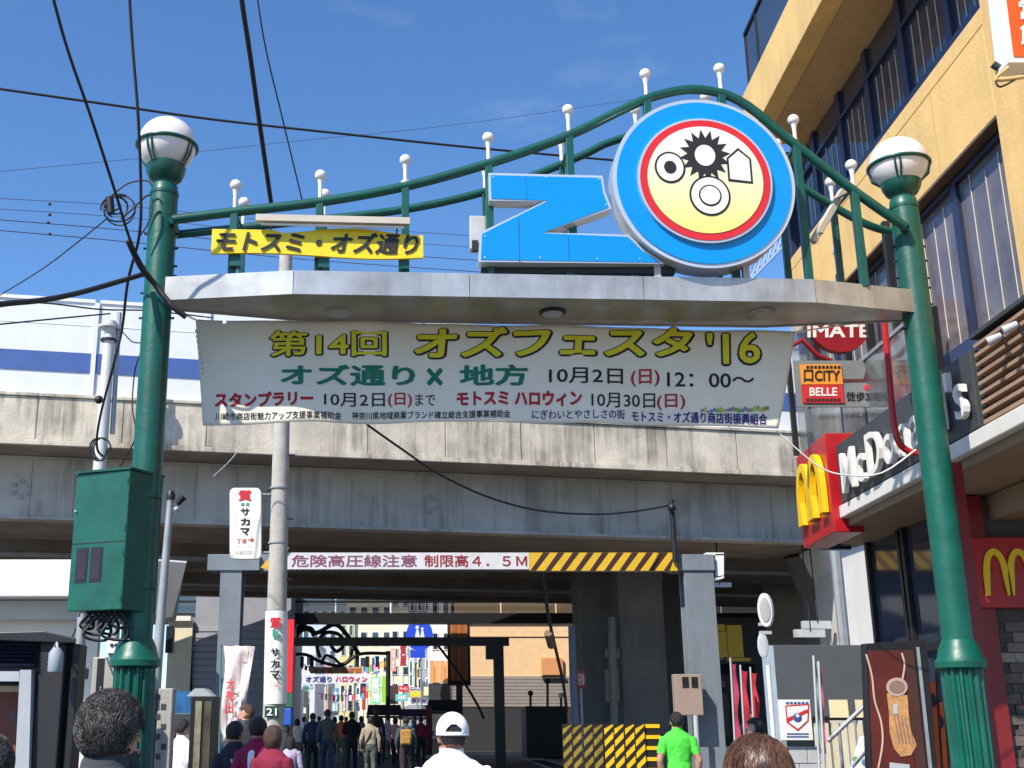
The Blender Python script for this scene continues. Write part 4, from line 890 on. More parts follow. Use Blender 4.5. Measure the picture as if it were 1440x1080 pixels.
for x_ in (110, 158): 
    p_ = PY(x_, 950, 21.8); link('column', MB().tube([(p_.x, 21.8, 0), (p_.x, 21.8, z0_)], .08, 12), GREYS, aw, 40)
kb = thing('dark_kiosk', 'dark kiosk with navy louvred shutter and grey door frame at the lower left border', 'kiosk', (-4, 8.4, 0))
f84 = atY(8.4)
def kp(x, y): return f84(x, y)
zt = kp(60, 896).z; xr = kp(106, 950).x
link('roof', MB().prism([kp(-60, 890), kp(62, 887), kp(107, 897), kp(107, 905), kp(-60, 899)], (-.30, 1.0, 0)), BLACK, kb, bevel=.008)
link('body', MB().box((kp(-60, 950).x - .4, 8.98, 0), (PY(104, 950, 9.4).x, 9.4, zt - .03)), flat('kiosk_dark', (26, 26, 32)), kb)
link('corner_post', MB().box((kp(50, 950).x, 8.45, 0), (kp(86, 950).x, 8.8, zt - .03)), flat('kiosk_post', (34, 34, 38)), kb, bevel=.01)
link('corner_post', MB().box((kp(92, 950).x, 8.5, 0), (kp(104, 950).x, 8.7, zt - .04)), BLACK, kb, bevel=.01)
NV = flat('shutter_navy', (34, 42, 70), .45)
for i in range(7):
    y0 = 900 + i * 5.6; p_, q_ = kp(-60, y0), kp(48, y0 + 4.2); link('louvre', MB().prism([(p_.x, 8.45, q_.z), (p_.x, 8.4, p_.z), (p_.x, 8.47, p_.z)], (q_.x - p_.x, 0, 0)), NV, kb)
link('lintel', MB().box((kp(-60, 0).x - .5, 8.5, kp(0, 944).z), (kp(48, 944).x, 8.6, kp(0, 939).z)), BLACK, kb)
link('door_frame', MB().prism([kp(28, 942), kp(44, 942), kp(40, 1100), kp(20, 1100)], (0, .1, 0)), LGREY, kb)
link('door_head', MB().prism([kp(-60, 944), kp(27, 944), kp(27, 958), kp(-60, 958)], (0, .1, 0)), LGREY, kb)
link('inner_panel', MB().box(kp(-60, 1090) + Vector((0, .3, 0)), kp(24, 962) + Vector((0, .35, 0))), flat('panel_terracotta', (122, 62, 48)), kb)
link('inner_strip', MB().box(kp(-60, 972) + Vector((0, .27, 0)), kp(24, 963) + Vector((0, .295, 0))), flat('strip_cream', (206, 190, 160)), kb)
for i in range(3): link('inner_print', MB().ball(kp(2 + i * 9, 1008 + (i % 2) * 12) + Vector((0, .28, 0)), .035, 10, 6, sc=(1, .1, 1.3)), flat('print_dusty', (96, 78, 82)), kb)
kl = thing('kiosk_lamp', 'small pale cylindrical lamp on the corner post of the dark kiosk', 'lamp', kp(82, 925))
link('shade', MB().lathe([(.045, -.09), (.05, -.08), (.05, .04), (.025, .075)], kp(82, 927) + Vector((0, -.06, 0)), 18), flat('lamp_pale', (150, 156, 164)), kl, 40)
link('arm', MB().tube(spl([kp(84, 912) + Vector((0, -.06, 0)), kp(80, 904), kp(74, 912) + Vector((0, .03, 0))], 4), .008, 6), LGREY, kl)
sp_ = thing('steel_post', 'slim grey steel post between the dark kiosk and the green cabinet', 'post', (PY(113, 1000, 12).x, 12, 0)); p_ = PY(116, 868, 12)
link('post', MB().tube([(p_.x - .02, 12, 0), (p_.x, 12, p_.z)], .05, 12), GREYS, sp_, 50); link('post_box', MB().box((p_.x + .04, 11.95, PY(0, 955, 12).z), (p_.x + .09, 12.05, PY(0, 940, 12).z)), BLACK, sp_)
uc = thing('utility_cabinet', 'tall beige utility cabinet behind the left gate pole', 'cabinet', (-3.1, 12.6, 0)); f126 = atY(12.6)
link('casing', pxbox(119, 924, 186, 1090, f126, .5), flat('cabinet_beige', (168, 164, 152), .5), uc, bevel=.012)
link('door_gap', MB().box(f126(136.5, 1090) + Vector((0, -.003, 0)), f126(137.5, 926)), BLACK, uc); link('handle', MB().box(f126(141, 975) + Vector((0, -.03, 0)), f126(143, 965)), GREYS, uc)
ic = thing('insulator_box', 'small white box with black holes above the beige utility cabinet', 'box', f126(160, 910))
link('casing', pxbox(150, 899, 170, 919, atY(12.4), .12), WHITE, ic, bevel=.008)
for x_ in (157, 163): link('socket', MB().ball(PY(x_, 907, 12.39), .018, 10, 6, sc=(1, .3, 1)), BLACK, ic)
link('stand', MB().box(PY(152, 926, 12.45), PY(168, 919.5, 12.45) + Vector((0, .1, 0))), GREYS, ic)
cp = thing('camera_pole', 'slender grey pole with a small surveillance camera right of the green gate pole', 'pole', (PY(215, 1080, 13).x, 13, 0)); f13 = atY(13)
a, b, c = f13(240, 700), f13(226, 870), f13(219, 962)
link('pole', MB().tube([(c.x, 13, 0), c, b, a], [.062, .058, .05, .036], 12), GREYS, cp, 50)
link('pole_top', MB().lathe([(.05, -.02), (.055, .03), (.03, .08)], a, 14), BLACK, cp, 40)
link('bracket', MB().tube([f13(241, 712), f13(250, 705)], .012, 6), GREYS, cp)
link('camera_body', MB().tube([f13(249, 709), f13(258, 698)], [.03, .045], 12), BLACK, cp, 40); link('sensor', MB().ball(f13(248, 716), .03, 10, 8), LGREY, cp, 60)
pb = thing('notice_pillar', 'grey concrete pillar with dark sticker marks behind the grey haired man', 'pillar', (PY(224, 1080, 12.8).x, 12.8, 0)); ff = atY(12.8)
link('pillar', pxbox(215, 968, 236, 1110, ff, .2), POLEC, pb, bevel=.01)
for i in range(7): link('sticker', pxbox(218 + (i % 2) * 8, 976 + i * 14, 225 + (i % 2) * 8, 984 + i * 14, atY(12.795), .004), DGREY, pb)
# grey building behind left of the gantry
gb = thing('grey_building', 'grey sided building with a cream front strip seen beneath the viaduct at left', 'building', (PY(270, 1000, 50).x, 52, 0)); ff = atY(52)
link('side_wall', pxbox(266, 812, 404, 1048, ff, 6), flat('wall_slate', (152, 154, 164), .7), gb)
link('front_strip', pxbox(231, 874, 265, 1000, atY(51.8), 6), flat('wall_cream', (226, 214, 188), .7), gb)
link('window', pxbox(232, 880, 241, 918, atY(51.7), .1), GLASS, gb)
link('roof_edge', pxbox(228, 866, 268, 873, atY(51.6), 6), WHITE, gb)
for i in range(12): link('siding_board', pxbox(270, 880 + i * 9.5, 399, 887.5 + i * 9.5, atY(51.95), .04), flat('wall_slate_board', (160, 162, 172), .6), gb)
bpn = thing('blue_poster', 'blue landscape poster board above the dark showcase at left', 'poster', PY(250, 985, 15.5)); ff = atY(15.5)
link('board', pxbox(236, 972, 268, 1003, ff, .05), flat('poster_blue', (34, 96, 146), .5, var=.5, scale=6), bpn); link('dark_band', pxbox(236, 1004, 268, 1022, ff, .05), DGREY, bpn); p_ = ff(252, 1022); link('leg', MB().box((p_.x - .03, 15.5, 0), (p_.x + .03, 15.55, p_.z)), GREYS, bpn)
sc_ = thing('showcase', 'tall dark framed glass showcase with a pointed top left of the women', 'showcase', PY(282, 1080, 12)); sc_.location.z = 0; OFF[sc_.name] = Vector(sc_.location); ff = atY(12)
link('frame', pxbox(263, 979, 298, 1100, ff, .3), BLACK, sc_, bevel=.006)
link('pane', pxbox(270, 986, 279, 1095, atY(11.99), .008), flat('case_pane', (150, 144, 120), .2, var=.5, scale=3), sc_); link('pane', pxbox(283, 986, 293, 1095, atY(11.99), .008), flat('case_pane_dark', (88, 82, 70), .2, var=.6, scale=3), sc_)
link('top', MB().prism([ff(262, 979), ff(299, 979), ff(287, 968), ff(274, 968)], (0, .3, 0)), LGREY, sc_)
# cloth flag strapped to left gantry pillar
fl = thing('nobori_flag', 'pale translucent cloth flag with red characters tied to the left gantry pillar', 'flag', f25(320, 1080)); fl.location.z = 0; OFF[fl.name] = Vector(fl.location)
fz = atY(21); fl.location.y = 21; OFF[fl.name] = Vector(fl.location)
m_ = MB(); n = 12; vs = []
for i in range(n + 1):
    y_ = 908 + (1045 - 908) * i / n
    for j in range(6):
        xx = 315 + j * (8.6 - .25 * i) - i * .4 ; p_ = fz(xx, y_ + (j % 2)); p_.y += .07 * math.sin(j * 1.7 + i * .6); vs.append(p_)
m_.add(vs, [(6 * i + j, 6 * i + j + 1, 6 * i + j + 7, 6 * i + j + 6) for i in range(n) for j in range(5)])
o = link('cloth', m_, flat('flag_white', (222, 208, 204), .7), fl, 80); s_ = o.modifiers.new('t', 'SOLIDIFY'); s_.thickness = .008
link('pole', MB().tube([(fz(310, 1080).x, 21, 0), fz(311, 906)], .018, 8), flat('pole_teal', (70, 120, 124)), fl)
for i, ch in enumerate('大売出'): letters(fl, ch, boxfn(fz, 320 - i * 1, 985 + i * 17 - 30, 331 - i, 999 + i * 17 - 30, .09), flat('flag_red', (214, 70, 74), .7), .03)
# ------------------------------------------------------------ concrete utility pole with pawn shop signs
up_ = thing('utility_pole', 'tapered concrete utility pole with step bolts standing under the banner', 'pole', (PY(385, 1080, 19).x, 19, 0)); f19_ = atY(19)
a, b, c = f19_(397, 560), f19_(392, 760), f19_(385, 1000)
top = a + (a - b) * 1.2
link('pole', MB().tube([(c.x - .02, 19, 0), c, b, a, top], [.175, .168, .148, .13, .11], 20), POLEC, up_, 50)
for i, y_ in enumerate((640, 690, 730, 770, 815)):
    p_ = f19_(396 - (y_ - 600) * .03, y_); link('step_bolt', MB().tube([p_ + Vector((-.2 if i % 2 else .12, -.02, 0)), p_ + Vector((-.1 if i % 2 else .24, -.02, 0))], .014, 6), BLACK, up_)
for y_ in (688, 765, 860): 
    p_ = f19_(394 - (y_ - 660) * .03, y_); link('strap', MB().lathe([(.162, 0), (.162, .03)], p_, 20), GREYS, up_, 40)
link('green_plate', pxbox(372, 993, 392, 1009, atY(18.81), .01), flat('plate_green', (18, 70, 52)), up_); letters(up_, '21', boxfn(atY(18.80), 375, 996, 389, 1006), WHITE, .02)
sg = thing('pawn_shop_sign', 'white rounded sign board with red and black vertical characters bracketed to the utility pole', 'sign', f19_(345, 735)); f189 = atY(18.9)
m_ = MB(); P_ = []
for cx_, cy_, a0_ in ((360, 693, 0), (330, 693, 90), (330, 779, 180), (360, 779, 270)):
    for k in range(5):
        an = R(a0_ + k * 22.5); P_.append(f189(cx_ + 7 * math.cos(an), cy_ - 7 * math.sin(an)))
link('board', MB().prism(P_, (0, .12, 0)), flat('board_ivory', (238, 236, 226), .5), sg, bevel=.008)
RD, BKL, GNL = flat('char_red', (206, 34, 52), .6), flat('char_black', (24, 24, 26), .6), flat('char_green', (60, 150, 120), .6)
def vch(par, s, x0, y0, x1, h, gap, m, pl, off=.03, d=.006, sh=0):
    for i, ch in enumerate(s): letters(par, ch, boxfn(pl, x0, y0 + i * (h + gap), x1, y0 + i * (h + gap) + h, d), m, off, shear=sh)
vch(sg, '質', 336, 690, 353, 14, 0, RD, f189, .05); link('green_mark', pxbox(339, 707, 343, 711, atY(18.89), .008), GNL, sg); link('green_mark', pxbox(346, 707, 350, 711, atY(18.89), .008), GNL, sg)
vch(sg, 'サカマ', 339, 715, 351, 9.5, 4.5, BKL, f189, .04, sh=-.1); letters(sg, '→', boxfn(f189, 349, 756, 357, 762), RD, .03); letters(sg, '丁目', boxfn(f189, 333, 758, 346, 764), RD, .01)
letters(sg, 'ブランド', boxfn(f189, 332, 767, 354, 770), LGREY, .0); letters(sg, '高価買取', boxfn(f189, 330, 774, 355, 780), LGREY, 0)
for i in range(3): letters(sg, 'クレ', boxfn(f189, 331, 718 + i * 9, 334, 724 + i * 9), LGREY, 0)
for y_ in (694, 776): link('arm', MB().tube([f189(366, y_) + Vector((0, .06, 0)), f189(388, y_) + Vector((0, .06, 0))], .015, 6), GREYS, sg)
wr = thing('pole_wrap_advert', 'white vertical advert wrapped round the lower utility pole with red and black characters', 'sign', f19_(387, 930))
p_, q_ = f19_(387, 990), f19_(389, 860)
link('wrap', MB().tube([p_, q_], [.183, .178], 28, False), flat('board_ivory', ()), wr, 60)
f188 = atY(18.80)
vch(wr, '質', 380, 869, 395, 14, 0, RD, f188, .05); link('green_mark', pxbox(383, 887, 391, 896, atY(18.79), .01), GNL, wr); vch(wr, 'サカマ', 381, 912, 393, 11, 5, BKL, f188, .04, sh=-.1)
letters(wr, '三丁目', boxfn(f188, 378, 960, 392, 966), RD, 0)
rbn = thing('red_banner', 'narrow bright red vertical banner right behind the utility pole', 'banner', PY(407, 900, 22)); ff = atY(22)
link('cloth', pxbox(400, 871, 411, 974, ff, .03), flat('banner_bright_red', (226, 36, 40), .6), rbn); link('lower_tab', pxbox(401, 975, 411, 994, ff, .03), flat('tab_green', (50, 100, 80)), rbn)
link('pole', MB().tube([(ff(413, 900).x, 22.05, 0), ff(413, 862) + Vector((0, .05, 0))], .02, 6), BLACK, rbn)
bl = thing('blue_lantern', 'bright blue box lantern below the red banner', 'lantern', PY(405, 1010, 22.5)); ff = atY(22.5)
link('box', pxbox(396, 996, 412, 1020, ff, .2), flat('lantern_blue', (34, 96, 196), .5), bl, bevel=.02); p_ = ff(404, 1020); link('stand', MB().tube([(p_.x, 22.6, 0), (p_.x, 22.6, p_.z)], .02, 6), BLACK, bl)
# ============================================================ SHOPPING STREET BEYOND
def block(name, lab, x0, y0, x1, Y, dep, c, rows=0, cols=0, winc=GLASS, yb=None, roof=True, cat='building'):
    ff = atY(Y); a, b = ff(x0, y0), ff(x1, y0)
    t = thing(name, lab, cat, ((a.x + b.x) / 2, Y, 0))
    link('walls', MB().box((a.x, Y, 0), (b.x, Y + dep, a.z)), flat('wall_%d_%d_%d' % c, c, .75), t)
    if roof: link('parapet', MB().box((a.x - .08, Y - .08, a.z + .003), (b.x + .08, Y + dep, a.z + .16)), LGREY, t)
    H_ = a.z
    if rows:
        zs = 3.0; rh = (H_ - zs - .3) / rows; cw = (b.x - a.x) / cols
        for r in range(rows):
            for k in range(cols):
                xa = a.x + cw * (k + .2); zz = zs + rh * (r + .25)
                w_ = link('window_frame', MB().box((xa, Y - .05, zz), (xa + cw * .6, Y - .005, zz + rh * .55)), WHITE, t)
                link('pane', MB().box((xa + .06, Y - .07, zz + .06), (xa + cw * .6 - .06, Y - .051, zz + rh * .55 - .06)), winc, w_)
    return t, ff
pe, ff = block('peach_building', 'sunlit peach rendered building with grey boarded base beyond the viaduct', 640, 780, 812, 62, 12, (232, 194, 146), roof=False)
link('trim', pxbox(640, 872, 812, 877, atY(61.9), .08), flat('trim_peach', (206, 166, 122)), pe); link('trim', pxbox(640, 894, 812, 895.5, atY(61.95), .04), flat('trim_peach', ()), pe)
for i in range(9): link('grey_board', pxbox(636, 951 + i * 4.8, 812, 955.2 + i * 4.8, atY(61.9), .08), flat('base_grey', (150, 140, 134)), pe)
link('tan_panel', pxbox(762, 925, 792, 949, atY(61.8), .12), flat('tan_panel', (214, 150, 96)), pe); link('panel_shadow_rail', pxbox(762, 950, 795, 953, atY(61.7), .12), BLACK, pe)  # black strip stands for the shadow below the tan panel
link('dark_plinth', pxbox(636, 996, 812, 1075, atY(61.7), .15), flat('plinth_dark', (52, 50, 52)), pe)
bb = thing('brown_billboard', 'tall brown framed wooden billboard left of the peach building', 'billboard', (PY(648, 950, 57).x, 57, 0))
link('frame', pxbox(630, 868, 662, 964, atY(57), .3), flat('billboard_frame', (50, 30, 22)), bb)
for i in range(5): link('plank', pxbox(634 + i * 4.9, 866, 638.5 + i * 4.9, 957, atY(56.95), .06), flat('plank_brown_%d' % (i % 2), ((178, 112, 62), (164, 98, 50))[i % 2]), bb)
p_ = PY(646, 964, 57); link('post', MB().box((p_.x - .15, 57.05, 0), (p_.x + .15, 57.3, p_.z)), BLACK, bb)
dk = thing('dark_container', 'dark metal storage container in the shade under the far side of the viaduct', 'container', (PY(770, 1020, 47).x, 47, 0))
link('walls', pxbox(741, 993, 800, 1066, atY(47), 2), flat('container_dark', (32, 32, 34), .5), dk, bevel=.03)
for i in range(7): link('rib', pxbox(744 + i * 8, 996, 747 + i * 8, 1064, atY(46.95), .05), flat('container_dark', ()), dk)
for k, (x_, yt) in enumerate(((746, 975), (770, 958), (789, 978))):
    t = thing('bollard_lamp', ('short black stub lamp on the left of the container top', 'tallest black stub lamp on the container top', 'pale headed stub lamp at the right of the container top')[k], 'lamp', PY(x_, 993, 47.5)); ff = atY(47.5)
    link('stem', MB().tube([ff(x_, 993), ff(x_, yt)], .05, 8), BLACK, t); link('head', MB().ball(ff(x_, yt), .11, 10, 8), WHITE if k == 2 else BLACK, t, 80)
    
wg = thing('blue_round_sign', 'round blue traffic sign with white walking figures above the street', 'sign', PY(590, 890, 61)); f46 = atY(61)
c = f46(590, 893); n = 32
link('disc', MB().prism([(c.x + .68 * math.cos(2 * math.pi * i / n), 61, c.z + .8 * math.sin(2 * math.pi * i / n)) for i in range(n)], (0, .05, 0)), flat('traffic_blue', (44, 84, 220), .4), wg, 40)
for dx_, s_ in ((-3, 1), (4, .75)):
    q = f46(590 + dx_, 890); link('figure', MB().ball(q + Vector((0, -.02, .26 * s_)), .1 * s_, 10, 6, sc=(1, .2, 1)).prism([q + Vector((-.16 * s_, -.02, -.35 * s_)), q + Vector((.16 * s_, -.02, -.35 * s_)), q + Vector((.05, -.02, .16 * s_)), q + Vector((-.05, -.02, .16 * s_))], (0, .01, 0)), WHITE, wg)
link('post', MB().tube([(c.x + .1, 61.1, 0), (c.x + .05, 61.1, c.z + .5)], .045, 8), GREYS, wg, 50)
link('lower_plate', pxbox(577, 915, 598, 925, atY(60.95), .03), flat('traffic_blue', ()), wg)
SHOPS = [  # name, label, x0, ytop, x1, Y, depth, colour, rows, cols
 ('street_building', 'pale grey apartment building closing the far end of the shopping street', 425, 850, 500, 150, 12, (198, 206, 216), 5, 6),
 ('street_building', 'cream apartment block behind the street arch, right of the pale grey one', 488, 842, 552, 120, 10, (232, 224, 190), 4, 4),
 ('street_building', 'white shop house with dark windows at the left entrance of the shopping street', 411, 906, 444, 72, 8, (214, 216, 218), 2, 2),
 ('street_building', 'light grey shop house deeper on the left side of the shopping street', 436, 925, 462, 88, 8, (170, 176, 186), 2, 2),
 ('street_building', 'tall cream tower block on the right side of the shopping street', 548, 828, 578, 84, 9, (236, 228, 200), 6, 2),
 ('street_building', 'grey office block behind the blue round sign', 574, 832, 606, 72, 9, (150, 152, 158), 5, 3),
 ('street_building', 'white building with tan lower floor next to the brown billboard', 604, 828, 634, 64, 9, (226, 232, 236), 3, 2),
 ('street_building', 'yellowish narrow building behind the street arch ornaments', 478, 868, 499, 105, 7, (222, 206, 140), 4, 2),
]
for nm, lab, x0, yt, x1, Y, dep, c_, r_, k_ in SHOPS: block(nm, lab, x0, yt, x1, Y, dep, c_, r_, k_)
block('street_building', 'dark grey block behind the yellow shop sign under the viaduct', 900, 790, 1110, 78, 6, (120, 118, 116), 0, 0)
tn = thing('tan_facade', 'tan panelled shop facade under the white building beside the brown billboard', 'shopfront', (PY(620, 960, 63).x, 63, 0))
for i in range(4): link('panel', pxbox(605 + i * 7.2, 929, 611.5 + i * 7.2, 960, atY(63.0), .2), flat('tan_front_%d' % (i % 2), ((226, 162, 96), (238, 178, 120))[i % 2]), tn)
link('base', pxbox(603, 961, 634, 1062, atY(63.05), .4), DGREY, tn)
def ssign(lab, x0, y0, x1, y1, Y, c_, txt=None, tc=None, vert=False, cat='sign', nm='shop_sign', post=True):
    Y += 9; ff = atY(Y); t = thing(nm, lab, cat, ff((x0 + x1) / 2, y1)); link('board', pxbox(x0, y0, x1, y1, ff, .15), flat('sg_%d_%d_%d' % c_, c_, .5), t)
    if txt:
        m_ = flat('sgt_%d_%d_%d' % tc, tc)
        if vert:
            h = (y1 - y0 - 3) / len(txt); vch(t, txt, x0 + 1.5, y0 + 2, x1 - 1.5, h - 1, 1, m_, ff, .03, .02)
        else: letters(t, txt, boxfn(ff, x0 + 2, y0 + 2, x1 - 2, y1 - 2, .02), m_, .02)
    if post:
        p_ = ff((x0 + x1) / 2, y1); link('bracket', MB().tube([p_ + Vector((0, .1, 0)), (p_.x, Y + .1, 0)], .03, 6), GREYS, t)
    return t
ssign('large light green hanging shop sign over the right side of the street', 521, 952, 535, 990, 60, (132, 222, 160), '薬局', (240, 250, 240), True)
ssign('narrow lime green sign directly right of the light green one', 537, 951, 548, 988, 59, (140, 204, 70))
ssign('dark brown square sign behind the lime green sign', 549, 964, 560, 990, 61, (70, 52, 54))
ssign('cream vertical sign with bold red characters below the tower block', 561, 905, 573, 938, 60, (236, 226, 214), '質屋', (170, 24, 40), True)
ssign('yellow and white awning board over the right shop row', 577, 972, 594, 980, 56, (244, 206, 60))
ssign('white long sign board under the yellow awning board', 574, 981, 604, 991, 56.2, (232, 230, 236), '食堂', (120, 110, 150))
ssign('pink vertical sign in the middle of the shopping street', 449, 966, 457, 1002, 78, (236, 190, 176), 'お茶', (190, 60, 60), True)
ssign('orange vertical sign next to the pink one', 459, 965, 466, 998, 80, (240, 178, 120))
ssign('blue round cornered sign low in the middle of the shopping street', 468, 968, 476, 988, 76, (90, 140, 200), '本', (240, 240, 250), True)
ssign('pale cyan sign below the blue one', 467, 989, 477, 1004, 76.5, (190, 222, 226))
ssign('white vertical sign with black characters left of the green signs', 489, 962, 496, 1000, 70, (238, 238, 236), '理容', (40, 40, 60), True)
ssign('white vertical sign with blue characters near the green signs', 500, 965, 506, 1000, 71, (228, 230, 240), '銀行', (40, 60, 130), True)
ssign('red narrow vertical sign just left of the green signs', 509, 966, 514, 998, 69, (190, 60, 50))
ssign('white square light box low on the left side of the street', 421, 995, 430, 1003, 55, (242, 240, 236))
ssign('teal grey vertical sign on the left side of the street', 424, 962, 436, 990, 62, (196, 206, 204), '花', (60, 120, 110), True)
for lab_, x0, y0, x1, y1, Y, c_, tx, tc, v_ in (
 ('small red lantern sign at the left of the far street', 431, 990, 437, 1000, 64, (220, 60, 50), None, None, 0),
 ('tall mint vertical sign on the left shop row', 438, 940, 444, 964, 70, (170, 220, 196), '酒', (30, 90, 70), 1),
 ('tall white and red vertical sign left of the pink one', 443, 968, 448, 1000, 66, (240, 236, 230), '寿司', (200, 30, 40), 1),
 ('wide ivory board under the far white banner', 452, 1000, 476, 1006, 72, (236, 226, 200), 'パン', (150, 80, 40), 0),
 ('violet vertical sign left of the white vertical sign', 481, 970, 487, 1002, 74, (160, 130, 190), '服', (240, 240, 240), 1),
 ('golden vertical sign in front of the cream block', 515, 925, 520, 948, 68, (232, 176, 60), '金', (120, 30, 20), 1),
 ('sky blue vertical sign above the light green one', 526, 922, 533, 948, 69, (120, 180, 226), '歯科', (250, 250, 250), 1),
 ('salmon vertical sign on the tower block', 550, 912, 557, 944, 66, (240, 150, 130), 'カラオケ', (250, 250, 250), 1),
 ('white vertical sign with green characters on the tower block', 575, 928, 581, 966, 62, (240, 242, 236), '眼鏡', (20, 110, 60), 1),
 ('black narrow sign with gold characters by the grey office', 584, 932, 589, 966, 63, (40, 36, 34), '居酒屋', (226, 190, 90), 1),
 ('small turquoise board above the dark awning', 556, 976, 574, 986, 57, (90, 196, 190), '茶', (250, 250, 250), 0),
 ('crimson board left of the yellow awning board', 561, 964, 575, 973, 60, (196, 40, 60), 'ラーメン', (250, 240, 220), 0),
 ('white box sign with orange band near the tan facade', 596, 966, 608, 978, 56, (244, 214, 180), None, None, 0),
 ('olive board on the white shop house', 412, 950, 424, 960, 60, (120, 130, 80), '米', (240, 240, 230), 0)):
    ssign(lab_, x0, y0, x1, y1, Y, c_, tx, tc, bool(v_))
gd = thing('street_garland', 'strings of small coloured paper decorations hung across the far shopping street', 'garland', PY(480, 940, 68)); rg_ = random.Random(21)
for q, (ya, yb_, Y) in enumerate(((932, 928, 72), (968, 964, 74), (924, 930, 82))):
    A_, B_ = PY(420, ya, Y), PY(545, yb_, Y); P_ = [A_.lerp(B_, t / 10) - Vector((0, 0, .5 * math.sin(math.pi * t / 10))) for t in range(11)]
    link('string', MB().tube(P_, .015, 4), BLACK, gd)
    for i in range(22):
        p_ = A_.lerp(B_, (i + .5) / 22) - Vector((0, 0, .5 * math.sin(math.pi * (i + .5) / 22))); c_ = rg_.choice(((226, 60, 60), (240, 190, 60), (90, 170, 220), (240, 140, 180), (110, 190, 100), (244, 244, 240)))
        link('paper', MB().prism([p_, p_ + Vector((.16, 0, 0)), p_ + Vector((.16, 0, -.3)), p_ + Vector((.08, 0, -.38)), p_ + Vector((0, 0, -.3))], (0, .02, 0)), flat('paper_%d_%d' % (c_[0], c_[1]), c_), gd)
# street banner and arch
sb = thing('street_banner', 'white far street banner with blue and red lettering across the shopping street', 'banner', PY(476, 955, 66)); f58 = atY(66)
link('cloth', MB().prism([f58(424, 949), f58(522, 947), f58(520, 960), f58(427, 962)], (0, .05, 0)), flat('far_banner', (226, 222, 228)), sb)
letters(sb, 'オズ通り', boxfn(f58, 430, 951, 466, 959, .03), flat('sgt_40_60_130', (40, 60, 130)), .03); letters(sb, 'ハロウィン', boxfn(f58, 472, 951, 516, 959, .03), flat('char_red', ()), .03)
for x_ in (424, 522): link('rope', MB().tube([f58(x_, 948), f58(x_ + (-12 if x_ < 450 else 12), 944)], .02, 5), BLACK, sb)
sa = thing('street_arch', 'dark ornamental street arch with scrolls and orange lettering at the shopping street entrance', 'arch', (PY(478, 1000, 55).x, 55, 0)); f55 = atY(55)
AR = flat('arch_dark', (28, 24, 30), .5)
def ap(x, y): return f55(x, y)
link('main_tube', MB().tube(spl([ap(x, y) for x, y in ((412, 920), (432, 921), (450, 930), (480, 936), (505, 920), (545, 919))], 5), .08, 8), AR, sa, 50)
link('upper_tube', MB().tube(spl([ap(x, y) for x, y in ((412, 893), (425, 880), (445, 890), (470, 878), (488, 893), (505, 921))], 5), .11, 8), AR, sa, 50)
link('scroll', MB().tube(spl([ap(x, y) for x, y in ((450, 925), (446, 905), (458, 890), (476, 892), (484, 905), (474, 916), (466, 908), (470, 902))], 5), .09, 8), AR, sa, 50)
link('scroll', MB().tube(spl([ap(x, y) for x, y in ((414, 905), (420, 888), (436, 884), (442, 894))], 5), .13, 8), AR, sa, 50)
link('scroll', MB().tube(spl([ap(x, y) for x, y in ((452, 935), (458, 922), (470, 926), (480, 934), (492, 926), (496, 912))], 5), .07, 8), AR, sa, 50)
link('lettering_panel', MB().prism([ap(436, 938), ap(512, 938), ap(512, 947), ap(436, 947)], (0, .08, 0)), flat('arch_panel', (206, 186, 176)), sa)
letters(sa, 'オズ通り商店街', boxfn(f55, 440, 939, 508, 946, .02), flat('arch_orange', (206, 120, 50)), .03)
for x_ in (413, 546): 
    p_ = ap(x_, 925); link('post', MB().tube([(p_.x, 55, 0), p_ + Vector((0, 0, .3))], .11, 10), AR, sa, 50)
for x_ in (422, 436, 500, 514, 528): link('hanging_plate', pxbox(x_, 923, x_ + 5, 938, atY(55.02), .06), AR, sa)
# shopfronts and awnings
for k, (x0, x1, y0, y1, Y, c_, lab) in enumerate(((515, 566, 991, 1006, 54, (52, 50, 54), 'dark awning over the stalls on the right side of the street'), (560, 604, 997, 1008, 51, (60, 50, 74), 'purple grey awning nearer on the right side of the street'), (600, 650, 984, 1000, 50, (34, 34, 38), 'black rounded awning in front of the tan facade'))):
    t = thing('shop_awning', lab, 'awning', PY((x0 + x1) / 2, y1, Y)); ff = atY(Y)
    link('cover', MB().prism([ff(x0, y1), ff(x1, y1), ff(x1 - 3, y0), ff(x0 + 3, y0)], (0, 1.5, 0)), flat('awn_%d' % k, c_, .8), t)
    link('valance', pxbox(x0, y1 + .5, x1, y1 + 4, ff, .04), flat('awn_v%d' % k, tuple(min(255, v + 40) for v in c_), .8), t)
    for x_ in (x0 + 3, x1 - 3): 
        p_ = ff(x_, y1); link('leg', MB().tube([(p_.x, Y + .1, 0), (p_.x, Y + .1, p_.z)], .03, 6), GREYS, t)
rnd = random.Random(11); cols = [(232, 90, 60), (240, 190, 70), (90, 140, 190), (236, 234, 226), (110, 170, 90), (220, 120, 150), (250, 150, 60), (130, 90, 160)]
